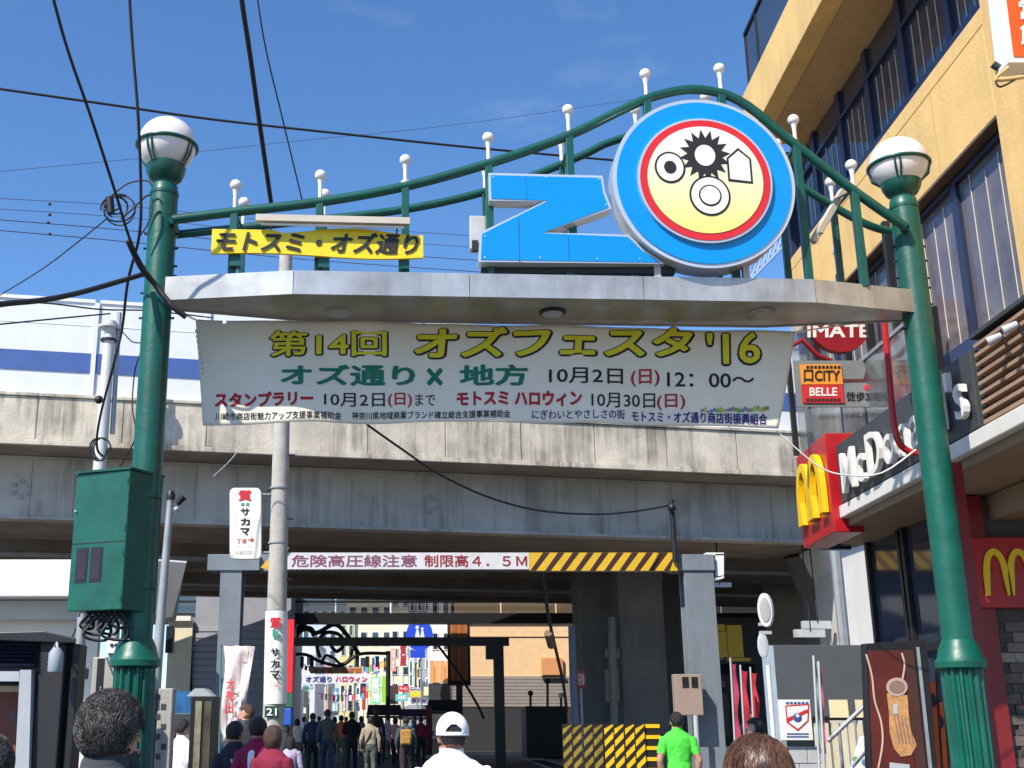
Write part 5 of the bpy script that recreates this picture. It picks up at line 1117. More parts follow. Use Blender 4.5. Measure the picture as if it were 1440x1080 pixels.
for k in range(5):
    Y = 50.5 + k * 1.6; x0 = 606 - k * 14; ff = atY(Y); a = ff(x0, 1040)
    t = thing('goods_stall', ('nearest sidewalk stall stacked with bright bottles', 'second stall of mixed goods from the underpass', 'middle stall with coloured cartons', 'fourth stall of small goods up the street', 'farthest goods stall beneath the dark awning')[k], 'stall', (a.x, Y, 0), 'goods stalls along the shopping street')
    link('table', MB().box((a.x - .42, Y, 0), (a.x + .42, Y + .6, .62)), flat('stall_%d' % (k % 2), ((188, 180, 168), (92, 80, 76))[k % 2]), t)
    for i in range(12):
        xx = a.x - .36 + (i % 6) * .13; zz = .625 + (i // 6) * .26; link('goods', MB().box((xx, Y + .05 + .02 * (i % 3), zz), (xx + .1, Y + .2, zz + rnd.uniform(.16, .24))), flat('goods_%d' % (rnd.randrange(8)), cols[rnd.randrange(8)]), t)
rv = thing('red_noren_flag', 'dark red cloth banner hanging at the near right shop', 'flag', PY(604, 1000, 49)); link('cloth', pxbox(599, 994, 608, 1062, atY(49), .04), flat('noren_red', (120, 30, 40)), rv); link('rod', MB().tube([PY(597, 993, 49), PY(610, 993, 49)], .03, 6), BLACK, rv)
rr_ = thing('left_shop_row', 'row of low pale shopfronts on the left side beyond the utility pole', 'shopfront', (PY(424, 1000, 60).x, 60, 0))
for i, c_ in enumerate(((190, 194, 196), (120, 126, 120), (214, 190, 160), (150, 160, 170))): link('front', pxbox(411 + i * 8, 968 + i * 3, 418 + i * 8, 1048 - i * 2, atY(60 + i * 6), 3), flat('front_%d' % i, c_), rr_)
# right-hand background shops under the viaduct
ys = thing('yellow_shop_sign', 'angular yellow shop sign behind the right gantry pillar', 'sign', PY(1030, 905, 40)); f40 = atY(40)
YS = flat('shop_yellow', (214, 182, 70), .5)
for x0, y0, x1, y1 in ((998, 878, 1020, 887), (1025, 879, 1046, 924), (1012, 888, 1024, 924), (1024, 925, 1056, 930)): link('panel', pxbox(x0, y0, x1, y1, f40, .3), YS, ys)
link('post', MB().box((f40(1035, 930).x, 40.1, 0), (f40(1039, 930).x, 40.2, f40(0, 930).z)), BLACK, ys)
ss = thing('station_shop', 'low shop with white sign boxes between the dark piers and the yellow sign', 'shop', (PY(950, 980, 52).x, 52, 0)); f52 = atY(52)
link('wall', pxbox(930, 868, 1094, 1050, f52, 4), flat('shop_wall_grey', (112, 114, 116)), ss)
for x0, y0, x1, y1, c_ in ((930, 870, 960, 882, (206, 202, 196)), (931, 884, 960, 892, (160, 150, 144)), (932, 908, 960, 928, (240, 240, 238)), (998, 906, 1018, 928, (238, 238, 236)), (932, 932, 944, 985, (44, 52, 78)), (946, 932, 960, 985, (66, 76, 100)), (1000, 934, 1062, 948, (40, 44, 50)), (1000, 958, 1020, 966, (190, 196, 200)), (1005, 975, 1028, 1035, (150, 146, 136)), (1030, 968, 1042, 1000, (200, 204, 210)), (1046, 950, 1062, 1040, (120, 140, 128))): link('panel', pxbox(x0, y0, x1, y1, atY(51.9), .08), flat('pn_%d_%d' % (c_[0], c_[2]), c_), ss)
pp = thing('pipe_stack', 'pale meter pipes and boxes mounted between the two dark piers', 'pipes', PY(862, 950, 38.2)); f382 = atY(38.2)
link('riser', MB().tube([(f382(862, 1000).x, 38.2, 0), f382(860, 868)], .13, 10), flat('pipe_grey', (116, 114, 108)), pp, 50)
link('box', pxbox(852, 912, 872, 926, f382, .2), flat('pipe_grey', ()), pp, bevel=.02); link('box', pxbox(850, 870, 866, 892, f382, .2), flat('pipe_dark', (66, 66, 64)), pp); link('tank', pxbox(853, 940, 872, 988, f382, .25), flat('pipe_grey', ()), pp, bevel=.05)
rm = thing('red_notice', 'small dull red notice board on the left dark pier', 'sign', PY(818, 955, 37)); link('board', pxbox(811, 942, 824, 968, atY(37), .04), flat('notice_red', (140, 54, 66)), rm); letters(rm, '駐輪', boxfn(atY(37), 813, 946, 822, 964), flat('pale_letter', ()), 0); p_ = PY(817, 968, 37); link('post', MB().box((p_.x - .03, 37.01, 0), (p_.x + .03, 37.04, p_.z)), GREYS, rm)
bpl = thing('blue_grey_post', 'leaning blue grey pipe post in front of the left dark pier', 'post', PY(805, 1000, 36)); link('post', MB().tube([(PY(812, 1050, 36).x, 36, 0), PY(806, 960, 36), PY(804, 880, 36)], .11, 10), flat('post_bluegrey', (92, 104, 122)), bpl, 50)
# barricades
f24 = atY(24)
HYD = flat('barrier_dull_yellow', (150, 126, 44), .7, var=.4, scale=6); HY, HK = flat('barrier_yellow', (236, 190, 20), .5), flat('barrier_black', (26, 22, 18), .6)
for k in range(4):
    x0 = 793 + k * 29.5; w_ = 25; t = thing('barricade', ('leftmost dull striped barricade board beside the container', 'second striped barricade board from the left', 'third striped barricade board, bright yellow and black', 'fourth striped barricade board, left of the rung panel')[k], 'barricade', f24(x0 + w_ / 2, 1076), 'striped barricades under the viaduct')
    t.location.z = 0; OFF[t.name] = Vector(t.location)
    a, b = f24(x0, 1100), f24(x0 + w_, 1018)
    link('board', MB().box((a.x, 24, .15), (b.x, 24.03, b.z)), HK, t)
    wd = b.x - a.x; H_ = b.z - .15; n = 6; t.rotation_euler.z = (.0, .03, -.02, .02)[k]
    for c_ in range(2):
        xa = a.x + c_ * wd / 2 + .012; xb = a.x + (c_ + 1) * wd / 2 - .012
        for i in range(n):
            z0 = .17 + i * H_ / n; z3 = min(z0 + H_ / n * .5, b.z); up_k = H_ / n * .75
            pts = [(xa, 23.996, z0), (xb, 23.996, z0 + up_k), (xb, 23.996, min(z0 + up_k + H_ / n * .5, b.z)), (xa, 23.996, z3)]
            pts = [(p[0], p[1], min(p[2], b.z - .005)) for p in pts]
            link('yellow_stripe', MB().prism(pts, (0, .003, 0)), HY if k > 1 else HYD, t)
    for xx in (a.x + .04, b.x - .04): link('foot', MB().box((xx - .02, 23.8, 0), (xx + .02, 24.25, .14)), GREYS, t)
t = thing('rung_barrier', 'black barrier panel with short yellow rungs beside the man in green', 'barricade', f24(918, 1076)); t.location.z = 0; OFF[t.name] = Vector(t.location)
a, b = f24(909, 1100), f24(930, 1016); link('board', MB().box((a.x, 24.05, .1), (b.x, 24.08, b.z)), HK, t)
for i in range(7):
    q = f24(909, 1021 + i * 15.5); link('rung', MB().box((a.x + .03, 24.03, q.z - .035), (b.x - .03, 24.05, q.z + .035)), HY, t)
# ============================================================ WIRES
def wire(lab, pts, r, nm='overhead_wire', m=None, dense=6):
    P_ = [PY(x, y, Y) for x, y, Y in pts]; o = link(nm, MB().tube(spl(P_, dense), r, 8), m or BLACKR, None, 60); return tag(o, lab, 'cable')
wire('thick black cable crossing diagonally in front of the left gate pole', [(60, -60, 8), (92, 60, 8.4), (128, 165, 8.8), (162, 270, 9.4), (186, 345, 9.8), (215, 398, 10.2)], .013)
wire('thick sleeved black cable end wrapping the left gate pole', [(180, 338, 9.8), (198, 375, 10.0), (218, 400, 10.15), (240, 428, 10.15), (262, 446, 10.2)], .028)
wire('heavy black cable dropping vertically just left of the lamp globe', [(180, -40, 9), (186, 60, 9.2), (194, 160, 9.4), (198, 260, 9.7), (196, 330, 9.9), (180, 395, 10.3), (172, 460, 11), (163, 500, 12), (140, 590, 13), (137, 632, 13.4), (152, 645, 13.4)], .014)
wire('dark grey mottled cable falling steeply between the lamp and the arch', [(335, -50, 12), (340, 0, 12.2), (352, 80, 12.8), (366, 180, 13.6), (381, 284, 14.6)], .032)
wire('thin black cable right of the mottled cable', [(357, -40, 13), (372, 60, 13.5), (398, 170, 14.4), (425, 282, 15.5)], .01)
wire('long dark wire running across the sky from the left border to the arch', [(-60, 116, 14), (0, 125, 14), (160, 148, 14.5), (300, 168, 15), (480, 188, 15.5), (640, 205, 16), (790, 219, 16.5), (870, 226, 17)], .018)
wire('thin pale grey wire rising across the sky to the right', [(-60, 248, 40), (0, 241, 40), (200, 222, 42), (400, 200, 44), (600, 180, 46), (740, 162, 47), (890, 140, 48)], .014, m=flat('wire_blue_grey', (86, 104, 140)))
for i, (y0, y1) in enumerate(((279, 290), (294, 306), (309, 324), (324, 340))):
    wire(('uppermost', 'second', 'third', 'lowest')[i] + ' thin grey railway wire of the four behind the left pole', [(-60, y0 - 4, 29), (0, y0, 29), (180, y1, 31), (420, y1 + 24, 33), (700, y1 + 44, 35), (760, y1 + 48, 35.4)], .011 if i < 2 else .016, m=flat('wire_blue_grey', ()))
for i, (x_, y_) in enumerate(((70, 287), (70, 302), (68, 313), (70, 329))): tag(link('wire_spacer', MB().ball(PY(x_, y_, 29.5), .045, 8, 6), BLACKR, None, 60), 'small dark spacer on the %s railway wire' % ('uppermost', 'second', 'third', 'lowest')[i], 'spacer')
wire('thin wire slanting down left from the cable coil to the border', [(152, 306, 14), (110, 340, 15), (60, 378, 16.5), (0, 415, 18), (-40, 440, 19)], .01)
wire('thick black bundled cable sagging from the left border to the gate pole', [(-60, 440, 7.5), (0, 428, 8), (60, 422, 8.6), (110, 412, 9.2), (160, 398, 9.8), (200, 386, 10.2)], .024)
wire('thin dark wire below the bundled cable across the white barrier', [(-40, 424, 16), (60, 426, 16), (140, 435, 16.5), (210, 437, 17), (300, 447, 17)], .012)
wire('lower dark wire running from the left border towards the railway mast', [(-40, 460, 17), (0, 456, 17), (80, 448, 17.5), (155, 441, 18)], .013)
wire('thin cable dropping beside the mast and curling back to the gate pole', [(168, 462, 14), (185, 480, 13), (200, 486, 11.5), (190, 520, 12), (186, 570, 12), (190, 615, 12), (170, 655, 12.4)], .008)
wire('dark cable sagging beneath the banner towards the gantry', [(516, 597, 20), (560, 628, 20.7), (620, 668, 21.5), (690, 700, 22.3), (760, 718, 23), (840, 723, 23.8), (900, 718, 24.3), (944, 710, 24.8)], .022)
vp_ = thing('hanging_conduit', 'black vertical conduit dropping from the girder to the gantry beam', 'conduit', PY(946, 745, 24.8)); link('conduit', MB().tube([PY(944, 703, 24.8), PY(950, 790, 24.8)], .06, 8), BLACK, vp_, 50); link('clip', MB().ball(PY(945, 714, 24.7), .09, 10, 8), BLACK, vp_, 60)
wire('black wire dropping across the peach building from the deck', [(762, 800, 30), (766, 830, 31), (772, 870, 32), (782, 915, 33), (792, 960, 34), (797, 1000, 35)], .045)
tag(link('cable_splice', MB().tube([PY(771, 890, 32.4), PY(776, 908, 32.8)], .12, 8), BROWN, None, 50), 'brown splice sleeve on the wire before the peach building', 'splice')
wire('dark wire slanting from the tan facade down to the pavement', [(610, 900, 46), (640, 940, 45), (668, 985, 44), (680, 1010, 43.5)], .05)
wire('thin wire crossing under the white barrier to the utility pole', [(355, 598, 18), (330, 640, 17), (300, 670, 16)], .007, m=LGREY)
wire('thin black wire sloping under the green cabinet', [(100, 900, 12), (108, 880, 12.2), (113, 860, 12.4)], .01)
co = thing('cable_coil', 'tangled black cable coil hanging beside the left lamp post', 'cable', PY(170, 290, 10.2)); m_ = MB()
for k in range(5):
    rr = 9 + k * 3.2; m_.tube(spl([PY(160 + k * 2 + rr * (1 + .3 * (k % 2)) * math.cos(t / 3 + k), 287 + k * 2 + rr * math.sin(t / 3 + k), 10.25 + .02 * math.sin(t)) for t in range(0, 15 + k)], 3), .008, 6)
link('coil', m_, BLACKR, co, 60)
link('splice_box', MB().tube([PY(154, 278, 10.2), PY(156, 300, 10.2)], .038, 10), BLACK, co, 50)
m_ = MB(); m_.tube(spl([PY(x, y, 10.2) for x, y in ((156, 276), (180, 258), (206, 254), (214, 262))], 5), .009, 6); m_.tube(spl([PY(x, y, 10.2) for x, y in ((170, 308), (188, 292), (205, 276), (213, 274))], 5), .011, 6); m_.tube(spl([PY(x, y, 10.2) for x, y in ((196, 332), (206, 318), (213, 300), (214, 280))], 5), .009, 6)
link('tail', m_, BLACKR, co, 60)
m_ = MB()
for k in range(3): m_.tube(spl([PY(138 + 12 * math.cos(t / 2.5 + k) + k * 3, 632 + 16 * math.sin(t / 2.5 + k), 13.3) for t in range(12)], 3), .01, 6)
c2 = thing('cable_coil', 'small cable loop tied to the mast foot above the green cabinet', 'cable', PY(140, 632, 13.3)); link('coil', m_, BLACKR, c2, 60)
link('knob', MB().ball(PY(139, 562, 13.2), .05, 12, 8), BLACK, c2, 60)
# ============================================================ PEOPLE
SKIN = mat('skin', (.50, .27, .18), .5, var=.06, scale=8, sub=.15)
def hairm(n, c): return mat('hair_' + n, c, .45, var=.45, scale=40, bump=.6, bscale=220)
HB_, HBR, HG = hairm('black', (.012, .010, .010)), hairm('brown', (.085, .042, .025)), hairm('grey', (.10, .095, .09))
def body(h, top, pant, fem=False, arm='down', lean=0.0, head=0.0, stride=.1, vox=.016, skirt=False, sleeves=True, bare_leg=False):
    """one continuous surface: lofted torso, limbs, neck and head merged by a voxel remesh. Faces +Y."""
    k = h / 1.70; mb = MB(); seg = []
    sh = (.178 if fem else .20) * k; hip = (.165 if fem else .16) * k
    def L(z, y=0.0): return Vector((0, y * k + lean * max(0, z - .9) * k, z * k))
    rings = [(.80, hip * .9, .09), (.88, hip, .115), (.98, hip * .96, .115), (1.08, (.125 if fem else .145) * k, .10), (1.20, (.135 if fem else .162) * k, .112), (1.32, sh * .88, .115), (1.39, sh * .98, .10), (1.435, sh * .76, .078), (1.47, .075 * k, .062), (1.50, .06 * k, .058)]
    n = 20; vs = []
    for z, rx, ry in rings:
        c = L(z)
        for j in range(n):
            a = 2 * math.pi * j / n; vs.append(c + Vector((rx * math.cos(a), ry * k * math.sin(a), 0)))
    m = len(rings); mb.add(vs, [(i * n + j, i * n + (j + 1) % n, (i + 1) * n + (j + 1) % n, (i + 1) * n + j) for i in range(m - 1) for j in range(n)] + [tuple(range(n))[::-1], tuple(range((m - 1) * n, m * n))])
    seg.append((L(1.0), L(1.42), .15 * k, 1)); seg.append((L(.80), L(.95), .15 * k, 2))
    hc = L(1.585, .02); ch, sn = math.cos(head), math.sin(head)
    def H(x, y, z): return hc + Vector((x * ch - y * sn, x * sn + y * ch, z)) * k
    mb.tube([L(1.46), L(1.50, .005), L(1.56, .015)], [.062 * k, .056 * k, .056 * k], 14)
    mb.ball(H(0, -.012, .025), .098 * k, 20, 14, sc=(.80, .98, 1.0)); mb.ball(H(0, .02, -.035), .078 * k, 18, 12, sc=(.82, .95, 1.0))
    mb.tube([H(0, .088, .018), H(0, .105, -.012), H(0, .112, -.028)], [.009 * k, .013 * k, .016 * k], 8); mb.ball(H(0, .085, -.062), .02 * k, 10, 8, sc=(1.2, .7, .45)); mb.ball(H(0, .075, -.10), .026 * k, 10, 8)
    for s in (-1, 1): mb.ball(H(s * .082, -.002, -.005), .03 * k, 10, 8, sc=(.45, .7, 1.05))
    seg.append((L(1.52), hc, .09 * k, 0)); seg.append((hc, H(0, 0, .06), .1 * k, 0))
    for s in (-1, 1):
        S0 = L(1.385) + Vector((s * (sh - .03 * k), 0, 0))
        if arm == 'down': E_, W_ = L(1.10, -.02) + Vector((s * (sh + .055 * k), 0, 0)), L(.86, .05) + Vector((s * (sh + .05 * k), 0, 0))
        elif arm == 'fwd' or (arm == 'one' and s > 0): E_, W_ = L(1.12, .02) + Vector((s * (sh + .05 * k), 0, 0)), L(1.12, .27) + Vector((s * (sh - .05 * k), 0, 0))
        else: E_, W_ = L(1.10, -.05) + Vector((s * (sh + .06 * k), 0, 0)), L(.87, .03) + Vector((s * (sh + .02 * k), 0, 0))
        mb.tube([S0, S0.lerp(E_, .5), E_, E_.lerp(W_, .35), W_], [.062 * k, .052 * k, .043 * k, .044 * k, .029 * k], 14)
        seg.append((S0, S0.lerp(E_, .62), .05 * k, 1)); seg.append((S0.lerp(E_, .62), E_, .045 * k, 1 if sleeves else 0)); seg.append((E_, W_.lerp(E_, .12), .036 * k, 1 if sleeves else 0))
        d = (W_ - E_).normalized(); pl = W_ + d * .05 * k; side = Vector((0, 1, 0)) if abs(d.y) < .7 else Vector((s * -1.0, 0, 0)); nr = d.cross(side).normalized()
        mb.ball(pl, .042 * k, 12, 8, sc=(.62, .9, 1.0) if abs(d.y) < .7 else (.9, 1.0, .62))
        for q, (o_, ln) in enumerate(((-.028, .062), (-.009, .074), (.010, .070), (.028, .055))):
            b0 = pl + side * o_ * k + d * .02 * k; b1 = b0 + d * ln * .55 * k; b2 = b1 + (d * .8 + nr * -.5 * s).normalized() * ln * .5 * k
            mb.tube([b0, b1, b2], [.0105 * k, .010 * k, .008 * k], 8)
        mb.tube([pl + side * .03 * k - d * .02 * k, pl + side * .055 * k + d * .01 * k, pl + side * .06 * k + d * .04 * k], [.013 * k, .011 * k, .009 * k], 8)
        seg.append((W_ + d * .03 * k, pl + d * .08 * k, .04 * k, 0))
        yk = s * stride
        Hp = L(.86) + Vector((s * .085 * k, 0, 0)); K_ = Vector((s * .095 * k, (yk * .5 + .03) * k, .48 * k)); A_ = Vector((s * .10 * k, (yk - .02) * k, .085 * k))
        mb.tube([Hp, Hp.lerp(K_, .4), K_, K_.lerp(A_, .35), A_], [.088 * k, .082 * k, .058 * k, .056 * k, .038 * k], 14)
        mb.tube([A_ + Vector((0, -.045, -.035)) * k, A_ + Vector((0, .06, -.045)) * k, A_ + Vector((0, .15, -.06)) * k], [.04 * k, .042 * k, .025 * k], 12, sq=.8)
        seg.append((Hp, K_.lerp(A_, .9 if not bare_leg else 0), .07 * k, 2)); seg.append((K_, A_, .05 * k, 0 if bare_leg else 2)); seg.append((A_ - Vector((0, .03, .03)) * k, A_ + Vector((0, .13, -.05)) * k, .05 * k, 3))
    me = bpy.data.meshes.new('b'); me.from_pydata([tuple(v) for v in mb.v], [], mb.f); o = bpy.data.objects.new('b', me); COL.objects.link(o)
    r = o.modifiers.new('r', 'REMESH'); r.mode = 'VOXEL'; r.voxel_size = vox * k; r.use_smooth_shade = True
    s_ = o.modifiers.new('s', 'SMOOTH'); s_.iterations = 3 if vox > .012 else 5; s_.factor = .5
    dg = bpy.context.evaluated_depsgraph_get(); me2 = bpy.data.meshes.new_from_object(o.evaluated_get(dg)); bpy.data.objects.remove(o); bpy.data.meshes.remove(me)
    idx = []
    for p in me2.polygons:
        c = p.center; best = 9; bi = 0
        for a, b, rr, i in seg:
            ab = b - a; t = max(0, min(1, (c - a).dot(ab) / max(ab.length_squared, 1e-9))); dd = (c - (a + ab * t)).length - rr
            if dd < best: best, bi = dd, i
        idx.append(bi)
    return me2, idx, H, L, k
def fold(me, idx, amp):                         # clothing slack
    for v in me.vertices: pass
    nrm = [v.normal.copy() for v in me.vertices]; cl = [0] * len(me.vertices)
    for p, i in zip(me.polygons, idx):
        if i in (1, 2):
            for q in p.vertices: cl[q] = 1
    for v, n, c in zip(me.vertices, nrm, cl):
        if c:
            q = v.co; w = noise.noise(Vector((q.x * 9, q.y * 9, q.z * 4))) + .5 * noise.noise(q * 19); v.co = q + n * (amp * (1 + w * 1.3))
def hair_shell(parent, H, k, m, style, rnd):
    mb = MB(); n, mm = (48, 34); vs = []; keep = []
    for i in range(mm + 1):
        a = math.pi * i / mm
        for j in range(n):
            b = 2 * math.pi * j / n; x, y, z = math.sin(a) * math.cos(b), math.sin(a) * math.sin(b), math.cos(a)
            e = 1 + .045 * noise.noise(Vector((x * 5, y * 5, z * 3 + len(parent.name)))) + .03 * noise.noise(Vector((x * 22, y * 22, z * 5)))
            sx, sy, sz = (.094, .112, .112); zz = z * sz * e
            if style in ('bob', 'long') and z < 0: zz *= 1.45 if style == 'bob' else 2.6; x *= 1.06
            vs.append(H(x * sx * e, y * sy * e - .016, zz + .03)); face = y > .25 and zz < .035; low = zz < (-.075 if style == 'short' else -.2); ear = style == 'short' and abs(x) > .6 and zz < -.01 and y > -.35
            keep.append(not (face or low or ear))
    fs = [(i * n + j, i * n + (j + 1) % n, (i + 1) * n + (j + 1) % n, (i + 1) * n + j) for i in range(mm) for j in range(n)]
    fs = [f for f in fs if all(keep[q] for q in f)]
    mb.add(vs, fs); o = link('hair', mb, m, parent, 180); s = o.modifiers.new('t', 'SOLIDIFY'); s.thickness = .012 * k; s.offset = -1
    return o
def strands(parent, H, k, mats, count, ln, curl, rnd, style='short'):
    for mi_, m in enumerate(mats):
        mb = MB()
        for i in range(count // len(mats)):
            while True:
                x, y, z = rnd.gauss(0, 1), rnd.gauss(0, 1), rnd.gauss(0, 1); r = math.sqrt(x * x + y * y + z * z); x, y, z = x / r, y / r, z / r
                if z > -.72 and not (y > .3 and z < .25) and not (abs(x) > .75 and z < -.15 and y > -.3): break
            p = H(x * .095, y * .113 - .016, z * .113 + .03); nr = Vector((x, y, z))
            dn = (Vector((0, 0, -1)) + noise.noise_vector(Vector((x, y, z)) * 2.6) * 1.3) if style != 'curl' else (noise.noise_vector(Vector((x, y, z)) * 2.6) * 2.2 + Vector((rnd.gauss(0, .35), rnd.gauss(0, .35), -.5 + rnd.gauss(0, .35)))).normalized()
            tg = (dn - nr * dn.dot(nr)).normalized(); bt = nr.cross(tg); l = ln * rnd.uniform(.6, 1.25) * k; P_ = []
            for q in range(6):
                t = q / 5; ph = t * curl + i
                u = (nr + tg * l * t / .1).normalized()
                P_.append(H(u.x * .095, u.y * .113 - .016, u.z * .113 + .03) + nr * (.004 + .008 * math.sin(t * 2.6)) * k + bt * math.sin(ph) * .006 * k * (1 if curl else .3) + nr * math.cos(ph) * (.004 * k if curl else 0))
            w_ = rnd.uniform(.0006, .0014) * k; mb.tube(P_, [w_, w_, w_, w_ * .9, w_ * .7, w_ * .2], 4, False)
        tag(link('hair_strands', mb, m, parent, 60), kind='stuff')
def person(lab, px_, py_, D, top, pant, hair=HB_, style='short', h=1.7, rz=0.0, group=None, near=False, fem=False, extra=None, fit=True, **kw):
    tp = PY(px_, py_, D); 
    if fit: h = (tp.z - .0) / 1.715 * 1.70
    vox = .0075 if near else .014
    me, idx, H, L, k = body(h, top, pant, fem, vox=vox, **kw)
    fold(me, idx, .010 if not near else .014)
    for m in (SKIN, top, pant, flat('shoe_dark', (34, 30, 30))): me.materials.append(m)
    me.polygons.foreach_set('material_index', idx); me.polygons.foreach_set('use_smooth', [True] * len(me.polygons))
    t = bpy.data.objects.new('person', None); COL.objects.link(t); tag(t, lab, 'person', group); t.location = (tp.x, D, 0); t.rotation_euler.z = rz; OFF[t.name] = Vector()
    me.name = 'body'; b = bpy.data.objects.new('body', me); COL.objects.link(b); b.parent = t; OFF[b.name] = Vector()
    rnd = random.Random(hash(lab) & 255 if False else len(lab) * 7 + int(px_))
    for s in (-1, 1):
        link('eye', MB().ball(H(s * .033, .073, .012), .0125 * k, 10, 8), flat('eye_white', (216, 210, 204), .3), b, 180); link('pupil', MB().ball(H(s * .033, .083, .012), .0055 * k, 8, 6), BK, b, 180)
    hs_ = hair_shell(t, H, k, hair, style, rnd)
    if extra: extra(t, H, L, k, rnd)
    return t
def cl(n, c): return MATS.get('cloth_' + n) or mat('cloth_' + n, lin(c), .85, var=.12, scale=14, bump=.25, bscale=90)
JEAN, DK, KH, NAVY = cl('jean', (44, 54, 76)), cl('dark', (30, 30, 34)), cl('khaki', (112, 106, 88)), cl('navy', (36, 44, 74))
def ex_grey(t, H, L, k, r):
    g1, g2, g3 = mat('strand_grey', (.12, .11, .10), .55, var=.1), mat('strand_dark', (.028, .025, .023), .5, var=.1), mat('strand_mid', (.045, .04, .037), .55, var=.1)
    strands(t, H, k, (g1, g2, g3, g2), 11000, .055, 3.0, r, 'curl')
person('man with short curly grey hair seen from behind at the lower left', 157, 979, 4.1, cl('slate', (60, 62, 70)), DK, HG, near=True, rz=-.5, head=-.15, extra=ex_grey)
def ex_brown(t, H, L, k, r):
    strands(t, H, k, (mat('strand_brown', (.16, .075, .04), .38, var=.1), mat('strand_darkbrown', (.05, .024, .015), .38, var=.1), mat('strand_redbrown', (.09, .038, .022), .38, var=.1)), 12000, .11, 1.5, r)
person('woman with glossy brown hair at the lower right centre', 1064, 1042, 3.7, cl('plum', (70, 50, 58)), DK, HBR, 'bob', near=True, fem=True, rz=.25, head=.2, extra=ex_brown)
def ex_greyb(t, H, L, k, r): strands(t, H, k, (mat('strand_grey', ()), mat('strand_mid', ())), 1800, .05, 3, r, 'curl')
person('person with rough grey hair cut off by the lower left border', -14, 1038, 4.6, cl('slate', ()), DK, HG, near=True, rz=.3, extra=ex_greyb)
def ex_cap(t, H, L, k, r):
    mb = MB(); n, mm = 96, 36; vs = []
    W_ = cl('cap_white', (246, 246, 248))
    for i in range(mm + 1):
        a = (math.pi * .57) * i / mm
        for j in range(n):
            b = 2 * math.pi * j / n; vs.append(H(.103 * math.sin(a) * math.cos(b), .122 * math.sin(a) * math.sin(b) - .016, .118 * math.cos(a) ** (1 if math.cos(a) > 0 else 1) + .038))
    fs = [(i * n + j, i * n + (j + 1) % n, (i + 1) * n + (j + 1) % n, (i + 1) * n + j) for i in range(mm) for j in range(n)]
    def hole(f):                        # half-moon opening above the strap at the back
        c = sum((Vector(vs[q]) for q in f), Vector()) / 4 - H(0, -.016, .038); return c.y < -.07 * k and abs(c.x) < .05 * k and -.005 * k < c.z < (.045 - (c.x / k) ** 2 * 14) * k
    mb.add(vs, [f for f in fs if not hole(f)]); cp = link('cap', mb, W_, t, 180); s = cp.modifiers.new('t', 'SOLIDIFY'); s.thickness = .004
    mb = MB(); P_ = [H(.098 * math.cos(a), .116 * math.sin(a) - .016, .020) for a in [2 * math.pi * i / 40 for i in range(41)]]
    mb.tube(P_, .007 * k, 6, False); link('cap_band', mb, W_, cp, 60)
    mb = MB(); vs = []
    for i in range(13):
        a = math.pi * (.18 + .64 * i / 12); vs += [H(.1 * math.cos(a), .118 * math.sin(a) - .016, .02), H(.1 * math.cos(a), .118 * math.sin(a) + .06 * math.sin((a - .56) * 1.56) , .002)]
    mb.add(vs, [(2 * i, 2 * i + 1, 2 * i + 3, 2 * i + 2) for i in range(12)]); o = link('cap_peak', mb, W_, cp, 60); s = o.modifiers.new('t', 'SOLIDIFY'); s.thickness = .005
person('man in white cap worn forward and white shirt seen from behind', 636, 1007, 7.2, cl('white', (240, 240, 240)), NAVY, HB_, near=True, rz=.05, extra=ex_cap, head=.05)
person('man in bright green T-shirt standing by the meter box', 951, 1002, 16, cl('green', (80, 214, 70)), cl('beige', (150, 140, 120)), sleeves=False, rz=-.1, arm='bag')
def strap(c, side=1, bag=None):
    def f(t, H, L, k, r):
        link('strap', MB().tube(spl([L(1.43, .02) + Vector((.07 * side, -.06, 0)) * k, L(1.40, -.075) + Vector((.06 * side, 0, 0)) * k, L(1.25, -.14) + Vector((0, 0, 0)), L(1.08, -.13) + Vector((-.09 * side, 0, 0)) * k, L(.98, -.1) + Vector((-.17 * side, 0, 0)) * k], 4), .02 * k, 6, sq=.5), c, t, 60)
        if bag: link('bag', MB().ball(L(.95, -.06) + Vector((-.22 * side, 0, 0)) * k, .11 * k, 14, 10, sc=(.5, 1, 1.1)), bag, t, 60)
    return f
WS = cl('white', ())
person('woman in dark jacket with thin white strap, left of the maroon one', 332, 1015, 11.6, cl('charcoal', (44, 44, 52)), DK, fem=True, rz=.25, head=-.5, extra=strap(WS, -1))
def ex_ponch(t, H, L, k, r):
    link('shoulder_stripe', MB().tube(spl([L(1.44, -.03) + Vector((-.02, 0, 0)) * k, L(1.38, -.11) + Vector((-.03, 0, 0)) * k, L(1.25, -.15) + Vector((-.02, 0, 0)) * k, L(1.05, -.145) + Vector((.02, 0, 0)) * k], 4), .035 * k, 8, sq=.35), WS, t, 60)
person('woman in maroon jacket with broad white stripe down the back', 363, 1009, 11.4, cl('maroon', (150, 24, 72)), DK, fem=True, rz=-.1, extra=ex_ponch, head=.1)
person('brown haired woman in maroon top beside the utility pole', 384, 1021, 11.2, cl('wine', (132, 30, 60)), DK, HBR, 'bob', fem=True, rz=-.3)
person('person with bowed head half hidden by the translucent flag', 346, 991, 17, cl('slate', ()), DK, HBR, 'short', rz=.4, head=1.2)
person('child with long dark hair and pale top walking behind the women', 409, 1036, 20, cl('lilac', (170, 164, 190)), NAVY, style='long', fem=True, fit=True)
person('person in dark clothes left of the child beneath the blue lantern', 404, 1022, 30, cl('charcoal', ()), DK, fem=True)
person('man in navy jacket and dark trousers walking up the street', 440, 1003, 36, NAVY, DK, stride=.18, extra=None)
person('man in grey green shirt and blue jeans walking up the street', 461, 998, 35, cl('olive', (72, 80, 72)), JEAN, stride=-.2, rz=.1)
